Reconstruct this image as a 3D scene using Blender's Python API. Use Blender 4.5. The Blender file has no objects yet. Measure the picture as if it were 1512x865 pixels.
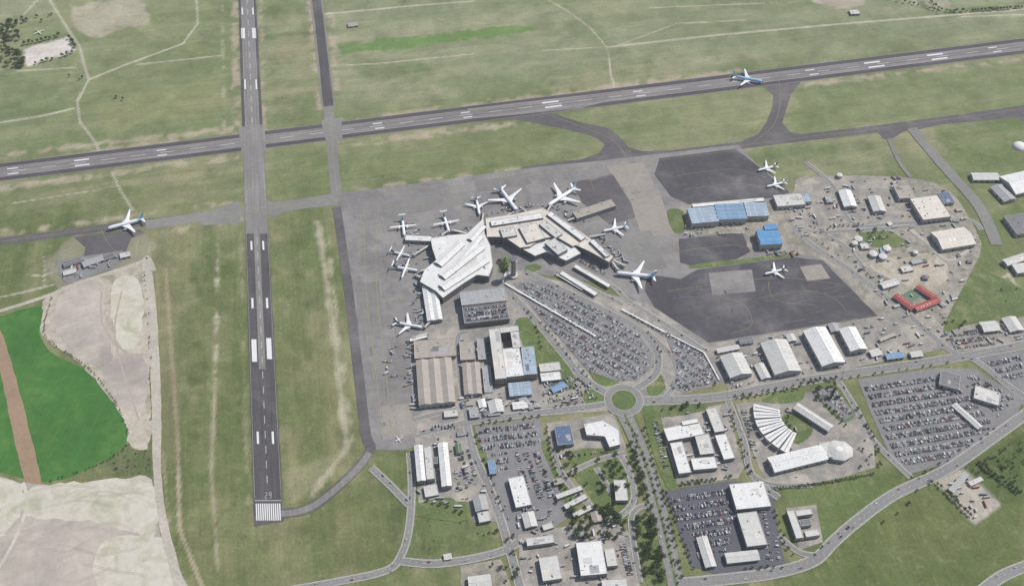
import bpy, math, random
import numpy as np
from mathutils import Vector
random.seed(7); np.random.seed(7)
# ---------------------------------------------------------------- survey
# Survey points are picked as image measurements and rectified once to real
# metric coordinates on the (flat) airfield plane: X east-ish, Y away, metres.
H=1400.0; F=1490.0; TH=math.radians(48.2); S=math.sin(TH); Cc=math.cos(TH)
def P(x,y,h=0.0):
    u=(x-756)/F; v=(y-432.5)/F
    t=(H-h)/(S+v*Cc)
    return (u*t,(Cc-v*S)*t)
def toimg(X,Y):
    z=Y*Cc+H*S
    u=X/z; v=(H*Cc-Y*S)/z
    return 756+u*F, 432.5+v*F
RA=math.radians(11.2)   # runway grid rotation
sc=bpy.context.scene
def link(o): sc.collection.objects.link(o)
def s2l(c): 
    c=c/255.0
    return c/12.92 if c<=.04045 else ((c+.055)/1.055)**2.4
KALB=0.86
def C(r,g,b): return (s2l(r)*KALB,s2l(g)*KALB,s2l(b)*KALB)
# ---------------------------------------------------------------- materials
def newmat(name):
    m=bpy.data.materials.new(name); m.use_nodes=True
    nt=m.node_tree; b=nt.nodes['Principled BSDF']
    return m,nt,b
def N(nt,t,**k):
    n=nt.nodes.new(t)
    for a,v in k.items(): setattr(n,a,v)
    return n
def mapr(nt,src,a,b,c,d):
    m=N(nt,'ShaderNodeMapRange'); m.inputs[1].default_value=a; m.inputs[2].default_value=b
    m.inputs[3].default_value=c; m.inputs[4].default_value=d
    nt.links.new(src,m.inputs[0]); return m.outputs[0]
def mul(nt,a,b):
    m=N(nt,'ShaderNodeMath',operation='MULTIPLY'); nt.links.new(a,m.inputs[0]); nt.links.new(b,m.inputs[1]); return m.outputs[0]
def noise(nt,vec,scale,detail=4,rough=.6,dist=0):
    n=N(nt,'ShaderNodeTexNoise'); n.inputs['Scale'].default_value=scale; n.inputs['Detail'].default_value=detail
    n.inputs['Roughness'].default_value=rough; n.inputs['Distortion'].default_value=dist
    nt.links.new(vec,n.inputs['Vector']); return n.outputs['Fac']
def rotated(nt,vec,ang,sx,sy):
    a=N(nt,'ShaderNodeMapping'); a.inputs['Rotation'].default_value=(0,0,-ang); nt.links.new(vec,a.inputs['Vector'])
    b=N(nt,'ShaderNodeMapping'); b.inputs['Scale'].default_value=(sx,sy,1); nt.links.new(a.outputs[0],b.inputs['Vector'])
    return b.outputs[0]
def surf(name,col,layers=((.02,.35),(.3,.25)),streak=None,slab=None,rough=.9,coord='world',spec=.2,tint=None,panel=None,metal=0):
    m,nt,b=newmat(name)
    if coord=='world': vec=N(nt,'ShaderNodeNewGeometry').outputs['Position']
    else: vec=N(nt,'ShaderNodeTexCoord').outputs['Object']
    f=None
    def add(o):
        nonlocal f
        f=o if f is None else mul(nt,f,o)
    for s,a in layers: add(mapr(nt,noise(nt,vec,s),.3,.7,1-a,1+a))
    if streak:
        for ang,long,short,a in streak:
            add(mapr(nt,noise(nt,rotated(nt,vec,ang,1/long,1/short),1.0,3),.3,.7,1-a,1+a))
    if slab:
        for ang,w,h,a,mort in slab:
            br=N(nt,'ShaderNodeTexBrick'); br.offset=0.0 if mort else .37
            br.inputs['Scale'].default_value=1; br.inputs['Brick Width'].default_value=w; br.inputs['Row Height'].default_value=h
            br.inputs['Mortar Size'].default_value=mort; br.inputs['Mortar Smooth'].default_value=.2
            br.inputs['Color1'].default_value=(1-a,)*3+(1,); br.inputs['Color2'].default_value=(1+a,)*3+(1,)
            br.inputs['Mortar'].default_value=(.8,.8,.8,1)
            nt.links.new(rotated(nt,vec,ang,1,1),br.inputs['Vector'])
            add(br.outputs['Color'])
    if panel:
        w,a=panel
        br=N(nt,'ShaderNodeTexBrick'); br.offset=0
        br.inputs['Scale'].default_value=1; br.inputs['Brick Width'].default_value=w; br.inputs['Row Height'].default_value=500
        br.inputs['Mortar Size'].default_value=.35; br.inputs['Color1'].default_value=(1-a,)*3+(1,); br.inputs['Color2'].default_value=(1+a*.5,)*3+(1,)
        br.inputs['Mortar'].default_value=(1-2*a,)*3+(1,)
        nt.links.new(vec,br.inputs['Vector']); add(br.outputs['Color'])
    src=None
    if tint:
        c2,s,lo,hi=tint
        mx=N(nt,'ShaderNodeMix',data_type='RGBA')
        mx.inputs[6].default_value=(*col,1); mx.inputs[7].default_value=(*c2,1)
        nt.links.new(mapr(nt,noise(nt,vec,s,6,.65,.6),lo,hi,0,1),mx.inputs[0]); src=mx.outputs[2]
    if f is not None:
        v=N(nt,'ShaderNodeVectorMath',operation='SCALE')
        if src is None: v.inputs[0].default_value=col
        else: nt.links.new(src,v.inputs[0])
        nt.links.new(f,v.inputs['Scale']); nt.links.new(v.outputs[0],b.inputs['Base Color'])
    else: b.inputs['Base Color'].default_value=(*col,1)
    b.inputs['Roughness'].default_value=rough; b.inputs['Specular IOR Level'].default_value=spec
    b.inputs['Metallic'].default_value=metal
    return m
V=math.pi/2+RA     # direction of the 11/29 runway as angle of its long axis
M={}
M['rwy_dark']=surf('runway_asphalt',C(88,85,86),((.01,.15),(.15,.12)),streak=((V,120,3,.22),(V,30,1.2,.12)),tint=(C(112,108,106),.008,.5,.7))
M['rwy_light']=surf('runway_worn_asphalt',C(134,131,128),((.01,.12),(.15,.1)),streak=((V,150,4,.16),),slab=((RA,45,70,.05,0),))
M['rwyh_dark']=surf('main_runway_asphalt',C(86,82,84),((.01,.15),(.15,.1)),streak=((RA,150,3,.22),))
M['rwyh_light']=surf('main_runway_worn_asphalt',C(134,130,128),((.008,.16),(.15,.1)),streak=((RA,160,3,.28),(RA,40,1.5,.1)))
M['apron']=surf('apron_concrete',C(142,139,136),((.012,.12),(.08,.1),(.5,.08)),slab=((RA,9,9,.03,.12),(RA,58,27,.05,0),(RA,23,90,.025,0)),tint=(C(125,122,121),.015,.45,.65))
M['apron_dark']=surf('apron_new_asphalt',C(84,82,86),((.012,.18),(.1,.12)),slab=((RA+.05,60,14,.06,0),(RA+.05,7,300,.035,0)),tint=(C(108,105,105),.012,.48,.66))
M['apron_tan']=surf('apron_old_concrete',C(156,149,141),((.02,.12),(.2,.08)),slab=((RA,6,6,.05,.15),))
M['taxi_dark']=surf('taxiway_asphalt',C(98,95,96),((.01,.15),(.1,.12)),streak=((RA,60,3,.12),),tint=(C(118,114,112),.01,.5,.7))
M['taxi_light']=surf('taxiway_concrete',C(134,132,128),((.01,.14),(.1,.1)))
M['road']=surf('road_asphalt',C(138,136,134),((.01,.1),(.2,.1)))
M['road_pale']=surf('gravel_road',C(184,177,164),((.02,.15),(.2,.15)))
M['lot']=surf('car_park_asphalt',C(134,132,132),((.015,.12),(.15,.12)),slab=((RA+.4,45,18,.05,0),))
M['lot_dark']=surf('car_park_dark_asphalt',C(98,98,104),((.015,.1),(.15,.1)))
M['paving']=surf('yard_paving',C(146,142,137),((.015,.18),(.08,.15),(.4,.15)),slab=((RA,30,18,.07,0),),tint=(C(166,159,148),.03,.45,.6))
M['gravel']=surf('gravel_ground',C(166,159,148),((.02,.12),(.08,.2),(.3,.2)),tint=(C(136,133,120),.02,.42,.6))
M['pit']=surf('gravel_pit_soil',C(186,176,162),((.02,.12),(.1,.14),(.4,.14)),tint=(C(148,144,124),.018,.48,.62))
M['sand']=surf('quarry_sand',C(188,179,167),((.008,.08),(.06,.07),(.4,.05)),tint=(C(166,157,149),.006,.45,.6),streak=((.5,90,9,.06),(2.0,60,5,.04)))
M['sand_light']=surf('quarry_pale_silt',C(204,198,184),((.02,.08),(.1,.07)),tint=(C(172,170,146),.02,.46,.66))
M['sand_track']=surf('quarry_wheel_track',C(174,164,151),((.05,.1),))
M['brown']=surf('dirt_track_soil',C(156,133,110),((.02,.1),(.2,.12)))
M['crop']=surf('crop_field_green',C(66,114,50),((.01,.14),(.08,.1),(.5,.1)),streak=((V-.35,300,3,.10),),tint=(C(92,130,62),.012,.48,.7))
M['lawn']=surf('lawn_grass',C(98,114,68),((.02,.2),(.2,.2),(.8,.2)),tint=(C(134,133,96),.03,.5,.68))
M['white']=surf('white_marking_paint',(.64,.64,.63),((.5,.12),))
M['faded']=surf('faded_marking_paint',C(178,176,172),((.2,.2),))
M['bay']=surf('worn_bay_paint',C(160,158,156),((.2,.2),))
M['yellow']=surf('yellow_marking_paint',C(172,163,105),((.3,.2),))
M['concrete']=surf('kerb_concrete',C(172,169,162),((.2,.15),))
M['seal']=surf('crack_sealant',C(106,103,102),((.2,.1),))
M['stain']=surf('oil_stained_concrete',C(128,125,123),((.05,.15),(.4,.1)))
M['stain_d']=surf('patched_asphalt',C(94,92,94),((.05,.15),(.4,.1)))
M['rubber']=surf('tyre_rubber_deposit',C(106,103,102),((.1,.15),),streak=((RA,60,1.5,.2),))
def roof(name,col,a=.05): return surf(name,col,((.05,.08),(.4,.05)),coord='obj',panel=(6,a),rough=.6,spec=.3,tint=(tuple(k*.87 for k in col),.06,.48,.68))
ROOF={'w':roof('roof_white',C(228,227,224),.04),'w2':roof('roof_offwhite',C(206,204,199),.05),'g':roof('roof_grey',C(170,170,171),.06),
 'dg':roof('roof_dark_grey',C(118,118,121),.06),'c':roof('roof_cream',C(220,212,200),.04),'t':roof('roof_tan',C(174,164,153),.06),
 'b':roof('roof_blue',C(126,160,194),.13),'lb':roof('roof_pale_blue',C(168,187,204),.16),'bb':roof('roof_bright_blue',C(88,150,200),.07),
 'r':roof('roof_red',C(166,70,64),.05),'db':roof('roof_slate_blue',C(92,112,142),.05),'gn':roof('roof_green_trim',C(90,120,90),.05)}
WALL={'w':surf('wall_painted',C(178,175,169),((.2,.1),),coord='obj'),'g':surf('wall_grey',C(138,136,135),((.2,.1),),coord='obj'),
 't':surf('wall_tan',C(160,147,132),((.2,.1),),coord='obj')}
M['glass']=surf('window_glass',(.03,.04,.05),(),rough=.15,spec=.6)
M['door']=surf('roller_door',C(120,122,126),((.5,.1),),coord='obj')
M['unit']=surf('rooftop_plant_metal',C(158,158,158),((.5,.1),),coord='obj')
M['sky_l']=surf('skylight_panel',C(150,165,178),(),rough=.3,spec=.5)
M['dark']=surf('dark_rubber',(.02,.02,.02),())
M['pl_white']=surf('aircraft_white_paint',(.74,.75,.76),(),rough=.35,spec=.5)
M['pl_blue']=surf('aircraft_pale_blue_paint',(.30,.50,.66),(),rough=.35,spec=.5)
M['pl_teal']=surf('aircraft_dark_tail_paint',(.05,.09,.16),(),rough=.35,spec=.5)
M['pl_red']=surf('aircraft_red_tail_paint',(.5,.06,.05),(),rough=.35,spec=.5)
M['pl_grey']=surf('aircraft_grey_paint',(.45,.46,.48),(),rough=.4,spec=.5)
CARC=[('white',(.58,.58,.58)),('silver',(.32,.33,.34)),('grey',(.12,.125,.13)),('black',(.025,.025,.028)),('red',(.22,.03,.025)),('blue',(.045,.075,.17)),('beige',(.3,.27,.22)),('green',(.05,.09,.07))]
CARM=[surf('car_paint_'+n,c,(),rough=.3,spec=.5) for n,c in CARC]
CARW=[.22,.26,.21,.16,.06,.07,.02,.02]
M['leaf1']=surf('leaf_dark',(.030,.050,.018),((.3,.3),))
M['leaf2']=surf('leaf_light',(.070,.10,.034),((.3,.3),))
M['bark']=surf('tree_bark',(.09,.065,.045),((1,.2),))
# ---------------------------------------------------------------- mesh builder
class MB:
    def __init__(s): s.v=[]; s.f=[]; s.m=[]; s.mats=[]
    def mi(s,mat):
        if mat not in s.mats: s.mats.append(mat)
        return s.mats.index(mat)
    def face(s,pts,mat):
        i=len(s.v); s.v+=[tuple(p) for p in pts]; s.f.append(tuple(range(i,i+len(pts)))); s.m.append(s.mi(mat))
    def poly(s,pts,z,mat):
        a=sum(pts[i][0]*pts[(i+1)%len(pts)][1]-pts[(i+1)%len(pts)][0]*pts[i][1] for i in range(len(pts)))
        if a<0: pts=pts[::-1]
        s.face([(p[0],p[1],z) for p in pts],mat)
    def prism(s,pts,z0,z1,wm,rm,top=True):
        a=sum(pts[i][0]*pts[(i+1)%len(pts)][1]-pts[(i+1)%len(pts)][0]*pts[i][1] for i in range(len(pts)))
        if a<0: pts=pts[::-1]
        n=len(pts)
        for i in range(n):
            p,q=pts[i],pts[(i+1)%n]
            s.face([(p[0],p[1],z0),(q[0],q[1],z0),(q[0],q[1],z1),(p[0],p[1],z1)],wm)
        if top: s.face([(p[0],p[1],z1) for p in pts],rm)
    def box(s,cx,cy,z0,w,d,h,ang,mat,top=None):
        c,n=math.cos(ang),math.sin(ang)
        pts=[(cx+c*x-n*y,cy+n*x+c*y) for x,y in((-w/2,-d/2),(w/2,-d/2),(w/2,d/2),(-w/2,d/2))]
        s.prism(pts,z0,z0+h,mat,top or mat)
    def build(s,name,loc=(0,0,0),rot=0,smooth=False):
        me=bpy.data.meshes.new(name); me.from_pydata(s.v,[],s.f)
        for m in s.mats: me.materials.append(m)
        me.polygons.foreach_set('material_index',s.m)
        if smooth: me.polygons.foreach_set('use_smooth',[True]*len(s.f))
        me.update()
        o=bpy.data.objects.new(name,me); o.location=loc; o.rotation_euler=(0,0,rot); link(o); return o
ZC=[0.02]
def nz(): ZC[0]+=.006; return ZC[0]
def W(pts,h=0): return [P(x,y,h) for x,y in pts]
def organic(pts,amp,n=5):
    out=[]
    for i in range(len(pts)):
        p,q=pts[i],pts[(i+1)%len(pts)]
        L=math.dist(p,q); k=max(2,int(L/14))
        for j in range(k):
            t=j/k; out.append((p[0]+(q[0]-p[0])*t+random.uniform(-amp,amp),p[1]+(q[1]-p[1])*t+random.uniform(-amp,amp)))
    return out
def sheet(name,pts,mat,org=0):
    w=W(pts)
    if org: w=organic(smooth(w,True,4),org)
    z=nz(); b=MB(); b.poly(w,z,M[mat]); b.build(name); return z
def smooth(p,closed=False,k=6):
    out=[]; n=len(p)
    if n<3 and not closed: return list(p)
    rng=range(n) if closed else range(n-1)
    for i in rng:
        g=(lambda j:p[j%n]) if closed else (lambda j:p[max(0,min(n-1,j))])
        a,b,c,d=g(i-1),g(i),g(i+1),g(i+2)
        for j in range(k):
            t=j/k
            out.append(tuple(.5*((2*b[e])+(-a[e]+c[e])*t+(2*a[e]-5*b[e]+4*c[e]-d[e])*t*t+(-a[e]+3*b[e]-3*c[e]+d[e])*t**3) for e in(0,1)))
    if not closed: out.append(tuple(p[-1]))
    return out
def ribbon(b,line,w,z,mat,off=0.0):
    L=[];R=[]
    n=len(line)
    for i in range(n):
        a=line[max(0,i-1)]; c=line[min(n-1,i+1)]
        dx,dy=c[0]-a[0],c[1]-a[1]; l=math.hypot(dx,dy) or 1
        nx,ny=-dy/l,dx/l
        ww=w
        L.append((line[i][0]+nx*(off+ww/2),line[i][1]+ny*(off+ww/2))); R.append((line[i][0]+nx*(off-ww/2),line[i][1]+ny*(off-ww/2)))
    for i in range(n-1):
        b.face([(*R[i],z),(*R[i+1],z),(*L[i+1],z),(*L[i],z)],mat)
def dashes(b,line,on,offl,w,z,mat,off=0):
    pts=[]
    for i in range(len(line)-1):
        p,q=line[i],line[i+1]; L=math.dist(p,q); k=max(1,int(L/1.5))
        for j in range(k): pts.append((p[0]+(q[0]-p[0])*j/k,p[1]+(q[1]-p[1])*j/k))
    acc=0; seg=[]
    for i in range(1,len(pts)):
        acc+=math.dist(pts[i-1],pts[i]); ph=acc%(on+offl)
        if ph<on: seg.append(pts[i])
        else:
            if len(seg)>1: ribbon(b,[seg[0],seg[-1]],w,z,mat,off)
            seg=[]
def strip(name,pts,w,mat,sm=True):
    l=W(pts); l=smooth(l) if sm else l
    z=nz(); b=MB(); ribbon(b,l,w,z,M[mat]); b.build(name); return l,z
# ---------------------------------------------------------------- noise for ground painting
LAT=np.random.rand(256,256)
def vn(x,y):
    xi=np.floor(x).astype(int); yi=np.floor(y).astype(int); fx=x-xi; fy=y-yi
    fx=fx*fx*(3-2*fx); fy=fy*fy*(3-2*fy)
    g=lambda a,b:LAT[a%256,b%256]
    return (g(xi,yi)*(1-fx)+g(xi+1,yi)*fx)*(1-fy)+(g(xi,yi+1)*(1-fx)+g(xi+1,yi+1)*fx)*fy
def fbm(x,y,o=4):
    s=0;a=.5;t=0
    for i in range(o): s=s+a*vn(x*2**i+17*i,y*2**i+31*i); t+=a; a*=.5
    return s/t
xs=np.concatenate([[-40000,-12000,-5000,-2500],np.arange(-1420,1421,4.0),[2500,5000,12000,40000]])
ys=np.concatenate([[-40000,-12000,-4000,-1000,200],np.arange(600,2400,4.0),[3200,5000,12000,40000]])
GX,GY=np.meshgrid(xs,ys); nx_,ny_=len(xs),len(ys)
gx=GX.ravel(); gy=GY.ravel()
zz=np.maximum(gy*Cc+H*S,200)
PX=756+gx/zz*F; PY=432.5+(H*Cc-gy*S)/zz*F
cr=math.cos(RA); sr=math.sin(RA)
QX=gx*cr+gy*sr; QY=-gx*sr+gy*cr   # runway aligned coords
col=np.zeros((len(gx),3))
def setc(c):
    g=.3*c[0]+.6*c[1]+.1*c[2]; c=[k+(g-k)*.06 for k in c]
    return np.array([s2l(k)*KALB for k in c])
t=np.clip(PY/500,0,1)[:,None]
col[:]=setc((136,142,106))*(1-t)+setc((116,122,80))*t  # grass pales with distance: aerial haze put into the base colour
WARP=(fbm(gx/60,gy/60)-.5); WARP2=(fbm(gx/18,gy/18,3)-.5)
def sdpoly(pts):
    inside=np.zeros(len(gx),bool); d=np.full(len(gx),1e9)
    n=len(pts)
    for i in range(n):
        x1,y1=pts[i]; x2,y2=pts[(i+1)%n]
        c=((y1>PY)!=(y2>PY)); 
        with np.errstate(divide='ignore',invalid='ignore'):
            xx=(x2-x1)*(PY-y1)/((y2-y1) if y2!=y1 else 1e-9)+x1
        inside^=(c&(PX<xx))
        vx,vy=x2-x1,y2-y1; l2=vx*vx+vy*vy+1e-9
        tt=np.clip(((PX-x1)*vx+(PY-y1)*vy)/l2,0,1)
        d=np.minimum(d,np.hypot(PX-x1-tt*vx,PY-y1-tt*vy))
    return np.where(inside,d,-d)
def mp(pts,soft=6,warp=20,w2=8): return np.clip((sdpoly(pts)+warp*WARP+w2*WARP2)/soft+.5,0,1)
def ml(pts,w,soft=3,warp=6,brk=0):
    d=np.full(len(gx),1e9)
    for i in range(len(pts)-1):
        x1,y1=pts[i]; x2,y2=pts[i+1]; vx,vy=x2-x1,y2-y1
        tt=np.clip(((PX-x1)*vx+(PY-y1)*vy)/(vx*vx+vy*vy+1e-9),0,1)
        d=np.minimum(d,np.hypot(PX-x1-tt*vx,PY-y1-tt*vy))
    m=np.clip((w/2-d+warp*WARP2)/soft+.5,0,1)
    if brk: m=m*np.clip((fbm(gx/25+5,gy/25,3)-.5+brk)*6,0,1)
    return m
def paint(m,c,a=1.0):
    global col
    mm=(m*a)[:,None]; col=col*(1-mm)+setc(c)*mm
n1=fbm(gx/220,gy/220,5); n2=fbm(QX/300+9,QY/35,4); n3=fbm(QX/35,QY/300+4,4); n4=fbm(gx/45+3,gy/45+8,4)
paint(np.clip((n1-.52)*5,0,1),(150,147,110),.45)
paint(np.clip((.48-n1)*6,0,1),(99,113,66),.55)
top=np.clip((330-PY)/60,0,1); low=1-top
paint(np.clip((n2-.56)*7,0,1)*top,(158,153,120),.45); paint(np.clip((.46-n2)*7,0,1)*top,(104,118,72),.5)
paint(np.clip((n3-.56)*7,0,1)*low,(144,139,100),.45); paint(np.clip((.45-n3)*7,0,1)*low,(94,108,62),.55)
paint(np.clip((n4-.63)*9,0,1),(162,153,122),.3); paint(np.clip((.39-n4)*9,0,1),(88,104,56),.4)
paint(mp([(480,0),(900,0),(1512,-10),(1512,60),(900,110),(500,170)],30),(150,155,126),.35)  # far centre fields: hazy lightening painted into the grass colour
paint(mp([(0,0),(340,0),(350,200),(0,230)],20),(124,136,92),.4)
paint(mp([(500,64),(560,60),(660,50),(750,38),(792,36),(786,46),(720,56),(620,70),(505,82)],4,10,10),(92,130,62),.75)
paint(mp([(560,60),(700,48),(740,44),(700,60),(600,68)],4,12,8),(110,142,74),.5)
paint(mp([(510,90),(600,86),(640,110),(540,120)],8,16),(98,114,70),.5)
paint(mp([(640,120),(760,110),(800,126),(700,140)],10,20),(110,124,80),.5)
paint(mp([(830,30),(890,40),(900,70),(850,60)],8,16),(96,112,70),.4)
paint(mp([(0,110),(90,130),(110,170),(0,180)],10,16),(104,122,76),.45)
paint(mp([(130,150),(330,110),(345,160),(160,200)],10,24),(146,146,102),.45)
paint(mp([(1250,720),(1512,640),(1512,900),(1150,900)],12),(95,109,60),.85)
paint(mp([(1300,740),(1400,720),(1450,800),(1330,840)],16,30),(114,120,74),.4)
paint(mp([(1140,720),(1260,700),(1340,720),(1200,820),(1150,790)],6,6),(98,116,66),.75)
paint(mp([(420,770),(600,760),(600,830),(430,860)],20,30),(104,112,70),.4)
paint(mp([(600,760),(720,770),(735,800),(600,830)],8,8),(94,110,66),.6)
paint(mp([(1180,130),(1512,90),(1512,170),(1180,195)],10),(116,130,84),.55)
paint(mp([(1380,190),(1512,180),(1512,250),(1420,250)],10),(104,122,72),.6)
paint(mp([(1420,340),(1512,290),(1512,470),(1380,480)],10),(108,123,74),.6)
paint(mp([(400,215),(490,210),(495,285),(400,292)],8),(110,123,76),.4)
paint(mp([(510,205),(860,180),(880,235),(515,272)],10),(122,131,88),.5)
paint(mp([(930,170),(1130,140),(1100,200),(940,220)],10),(130,138,96),.5)
for l,w in [([(346,-20),(350,200)],10),([(384,-20),(390,200)],6),([(455,-20),(472,160)],8),([(485,-20),(498,150)],8),
  ([(500,182),(800,146),(1090,108)],12),([(0,230),(350,190)],7),([(0,278),(350,232)],7),([(500,215),(780,180)],9),([(1190,125),(1512,88)],6),([(860,138),(960,126)],14),
  ([(0,345),(340,300)],6),([(235,345),(355,325)],8),([(520,280),(960,226)],5),([(1100,218),(1300,192)],6),([(140,226),(260,208)],12)]:
    paint(ml(l,w,5,10,.12),(180,165,145),.75)
paint(ml([(328,-10),(331,200)],4,3,6,.05),(180,172,150),.6)
paint(ml([(318,560),(322,340)],6,4,8,.02),(190,182,158),.8)
paint(ml([(470,330),(492,480),(512,660),(460,730)],8,6,12,.0),(186,178,154),.7)
paint(ml([(480,330),(500,480),(520,650)],5,3,8,.05),(186,178,154),.6)
paint(ml([(318,560),(312,700),(322,840)],5,4,8,.0),(174,165,138),.7)
paint(ml([(285,345),(300,560)],14,8,22,-.02),(86,98,56),.6)
paint(ml([(295,520),(285,640)],26,8,24,-.02),(86,98,56),.6)
paint(ml([(440,330),(455,560)],16,8,22,-.02),(90,102,58),.5)
paint(ml([(355,340),(362,600),(368,770)],5,3,5,.1),(164,155,124),.5)
paint(ml([(245,400),(262,640),(265,780),(300,870)],5,2,3),(182,168,142),.85)
paint(ml([(232,400),(238,640),(250,790),(278,870)],3,2,3,.15),(174,161,136),.7)
paint(mp([(225,345),(248,360),(270,640),(262,700),(235,640)],8,10),(120,118,84),.5)
paint(mp([(570,750),(598,746),(596,780),(572,806)],4,6),(82,98,56),.6)
paint(mp([(420,700),(440,690),(500,670),(470,720),(425,745)],8,14),(170,161,130),.4)
paint(mp([(100,5),(215,0),(222,35),(180,45),(150,62),(110,40)],6,20),(182,173,154),.75)
paint(mp([(0,0),(80,0),(90,20),(0,28)],6,10),(164,162,136),.5)
paint(mp([(32,72),(98,55),(110,75),(42,96)],4,6),(214,206,198),.95)
paint(mp([(1190,-5),(1290,-5),(1260,12),(1200,8)],4,8),(180,168,154),.8)
paint(mp([(1330,-8),(1400,-8),(1400,10),(1350,6)],4,8),(180,168,154),.5)
paint(ml([(1330,-5),(1390,20),(1512,10)],10,5,8,.05),(88,104,66),.7)
for l,w in [([(70,-5),(95,35),(118,70),(124,95),(131,118),(114,150),(118,180),(142,212),(150,235)],3.4),([(-5,182),(60,172),(110,160)],2.6),([(131,118),(180,98),(270,65),(292,35),(290,-5)],2.4),
   ([(165,255),(180,285),(196,310)],2.8),([(896,70),(902,110),(912,150)],2.4),([(896,70),(1060,52),(1250,35),(1512,14)],2.6),([(896,70),(870,40),(835,15),(800,-5)],1.6),([(470,22),(620,8),(700,2)],2),
   ([(-5,440),(40,430),(80,420)],2),([(40,405),(62,408),(88,398)],1.8),([(65,380),(66,420)],1.6),([(800,75),(895,70)],1.4),([(480,98),(560,94),(700,80)],1.4),([(0,60),(60,-5)],2),([(25,105),(110,100)],2),
   ([(200,96),(330,82)],1.4),([(960,12),(1130,5)],1.4),([(20,300),(150,280)],1.2),([(1420,25),(1512,22)],2),([(905,70),(1000,35),(1100,30)],1.2)]:
    paint(ml(l,w*.9,1.2,1),(192,185,165),.9)
paint(mp([(60,390),(110,345),(215,345),(235,360),(215,392),(90,430)],6,6),(150,145,126),.7)
paint(mp([(1440,415),(1512,380),(1512,460),(1460,465)],6,6),(134,136,96),.5)
for l in [[(1420,415),(1470,455),(1512,480)],[(1465,420),(1490,405),(1512,440)],[(1465,420),(1480,455),(1510,450)]]:
    paint(ml(l,4,2,2),(182,176,156),.85)
paint(mp([(1380,710),(1425,690),(1480,745),(1440,775)],4,6),(180,171,158),.95)
paint(mp([(1420,690),(1512,640),(1512,740),(1480,745)],6,6),(80,98,54),.7)
paint(mp([(150,660),(225,650),(225,705),(165,705)],6,14),(94,107,66),.8)
me=bpy.data.meshes.new('ground')
verts=np.stack([gx,gy,np.zeros_like(gx)],1)
idx=np.arange(nx_*ny_).reshape(ny_,nx_)
fq=np.stack([idx[:-1,:-1].ravel(),idx[:-1,1:].ravel(),idx[1:,1:].ravel(),idx[1:,:-1].ravel()],1)
me.vertices.add(len(verts)); me.vertices.foreach_set('co',verts.ravel())
me.loops.add(fq.size); me.loops.foreach_set('vertex_index',fq.ravel())
me.polygons.add(len(fq)); me.polygons.foreach_set('loop_start',np.arange(0,fq.size,4)); me.polygons.foreach_set('loop_total',np.full(len(fq),4))
me.update(calc_edges=True)
ca=me.color_attributes.new('paint','FLOAT_COLOR','POINT')
ca.data.foreach_set('color',np.concatenate([col,low[:,None]],1).ravel())
m,nt,b=newmat('grassland'); at=N(nt,'ShaderNodeAttribute',attribute_name='paint')
pos=N(nt,'ShaderNodeNewGeometry').outputs['Position']
f=mapr(nt,noise(nt,pos,.02,8,.65,.5),.3,.7,.82,1.18)
f=mul(nt,f,mapr(nt,noise(nt,pos,.22,5,.7),.3,.7,.82,1.18))
f=mul(nt,f,mapr(nt,noise(nt,pos,.07,5,.7,1.0),.55,.72,1.0,.76))
sv=mapr(nt,noise(nt,rotated(nt,pos,V,1/120,1/5),1,4,.6,.8),.3,.7,.90,1.10)
sh=mapr(nt,noise(nt,rotated(nt,pos,RA,1/120,1/5),1,4,.6,.8),.3,.7,.90,1.10)
mx=N(nt,'ShaderNodeMix'); nt.links.new(at.outputs['Alpha'],mx.inputs[0]); nt.links.new(sh,mx.inputs[2]); nt.links.new(sv,mx.inputs[3])
f=mul(nt,f,mx.outputs[0])
tan=N(nt,'ShaderNodeMix',data_type='RGBA'); nt.links.new(at.outputs['Color'],tan.inputs[6]); tan.inputs[7].default_value=(*C(158,151,118),1)
nt.links.new(mapr(nt,noise(nt,pos,.05,7,.75),.52,.70,0,.45),tan.inputs[0])
vs=N(nt,'ShaderNodeVectorMath',operation='SCALE'); nt.links.new(tan.outputs[2],vs.inputs[0]); nt.links.new(f,vs.inputs['Scale'])
nt.links.new(vs.outputs[0],b.inputs['Base Color']); b.inputs['Roughness'].default_value=1; b.inputs['Specular IOR Level'].default_value=.05
me.materials.append(m); g=bpy.data.objects.new('ground',me); link(g)
# ---------------------------------------------------------------- left fields
sheet('gravel_pit_ground',[(72,435),(130,410),(200,392),(214,400),(220,520),(222,650),(190,655),(178,610),(140,560),(105,525),(66,500),(60,465)],'pit',2)
sheet('crop_field',[(-40,475),(-10,470),(60,452),(58,490),(78,522),(130,550),(178,612),(187,652),(150,682),(72,712),(-10,694),(-60,690)],'crop',1)
sheet('dirt_track',[(-8,500),(6,500),(60,705),(36,708)],'brown',.8)
sheet('quarry_ground',[(-60,705),(30,712),(95,716),(170,708),(224,707),(238,790),(262,900),(-80,900)],'sand',2)
sheet('quarry_silt',[(35,725),(110,712),(222,712),(232,775),(215,790),(140,770),(60,765),(30,750)],'sand_light',3)
sheet('quarry_silt',[(-40,712),(30,715),(28,760),(-10,800),(-50,800)],'sand_light',3)
sheet('quarry_silt',[(150,800),(238,795),(255,862),(240,880),(150,870)],'sand_light',3)
qz=nz(); b=MB()
for k in range(16):
    y0=random.uniform(720,850); x0=random.uniform(-10,120); l=[(x0,y0),(x0+random.uniform(40,60),y0+random.uniform(-18,18)),(x0+random.uniform(90,110),y0+random.uniform(-18,18))]
    ll=smooth(W(l)); 
    for off in(-1.3,1.3): ribbon(b,ll,.9,qz+k*.001,M['sand_track'],off)
b.build('wheel_tracks')
sheet('gravel_road',[(210,392),(222,388),(232,470),(238,600),(238,700),(250,780),(276,880),(262,880),(236,780),(226,690),(224,600),(218,480)],'road_pale',.6)
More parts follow.
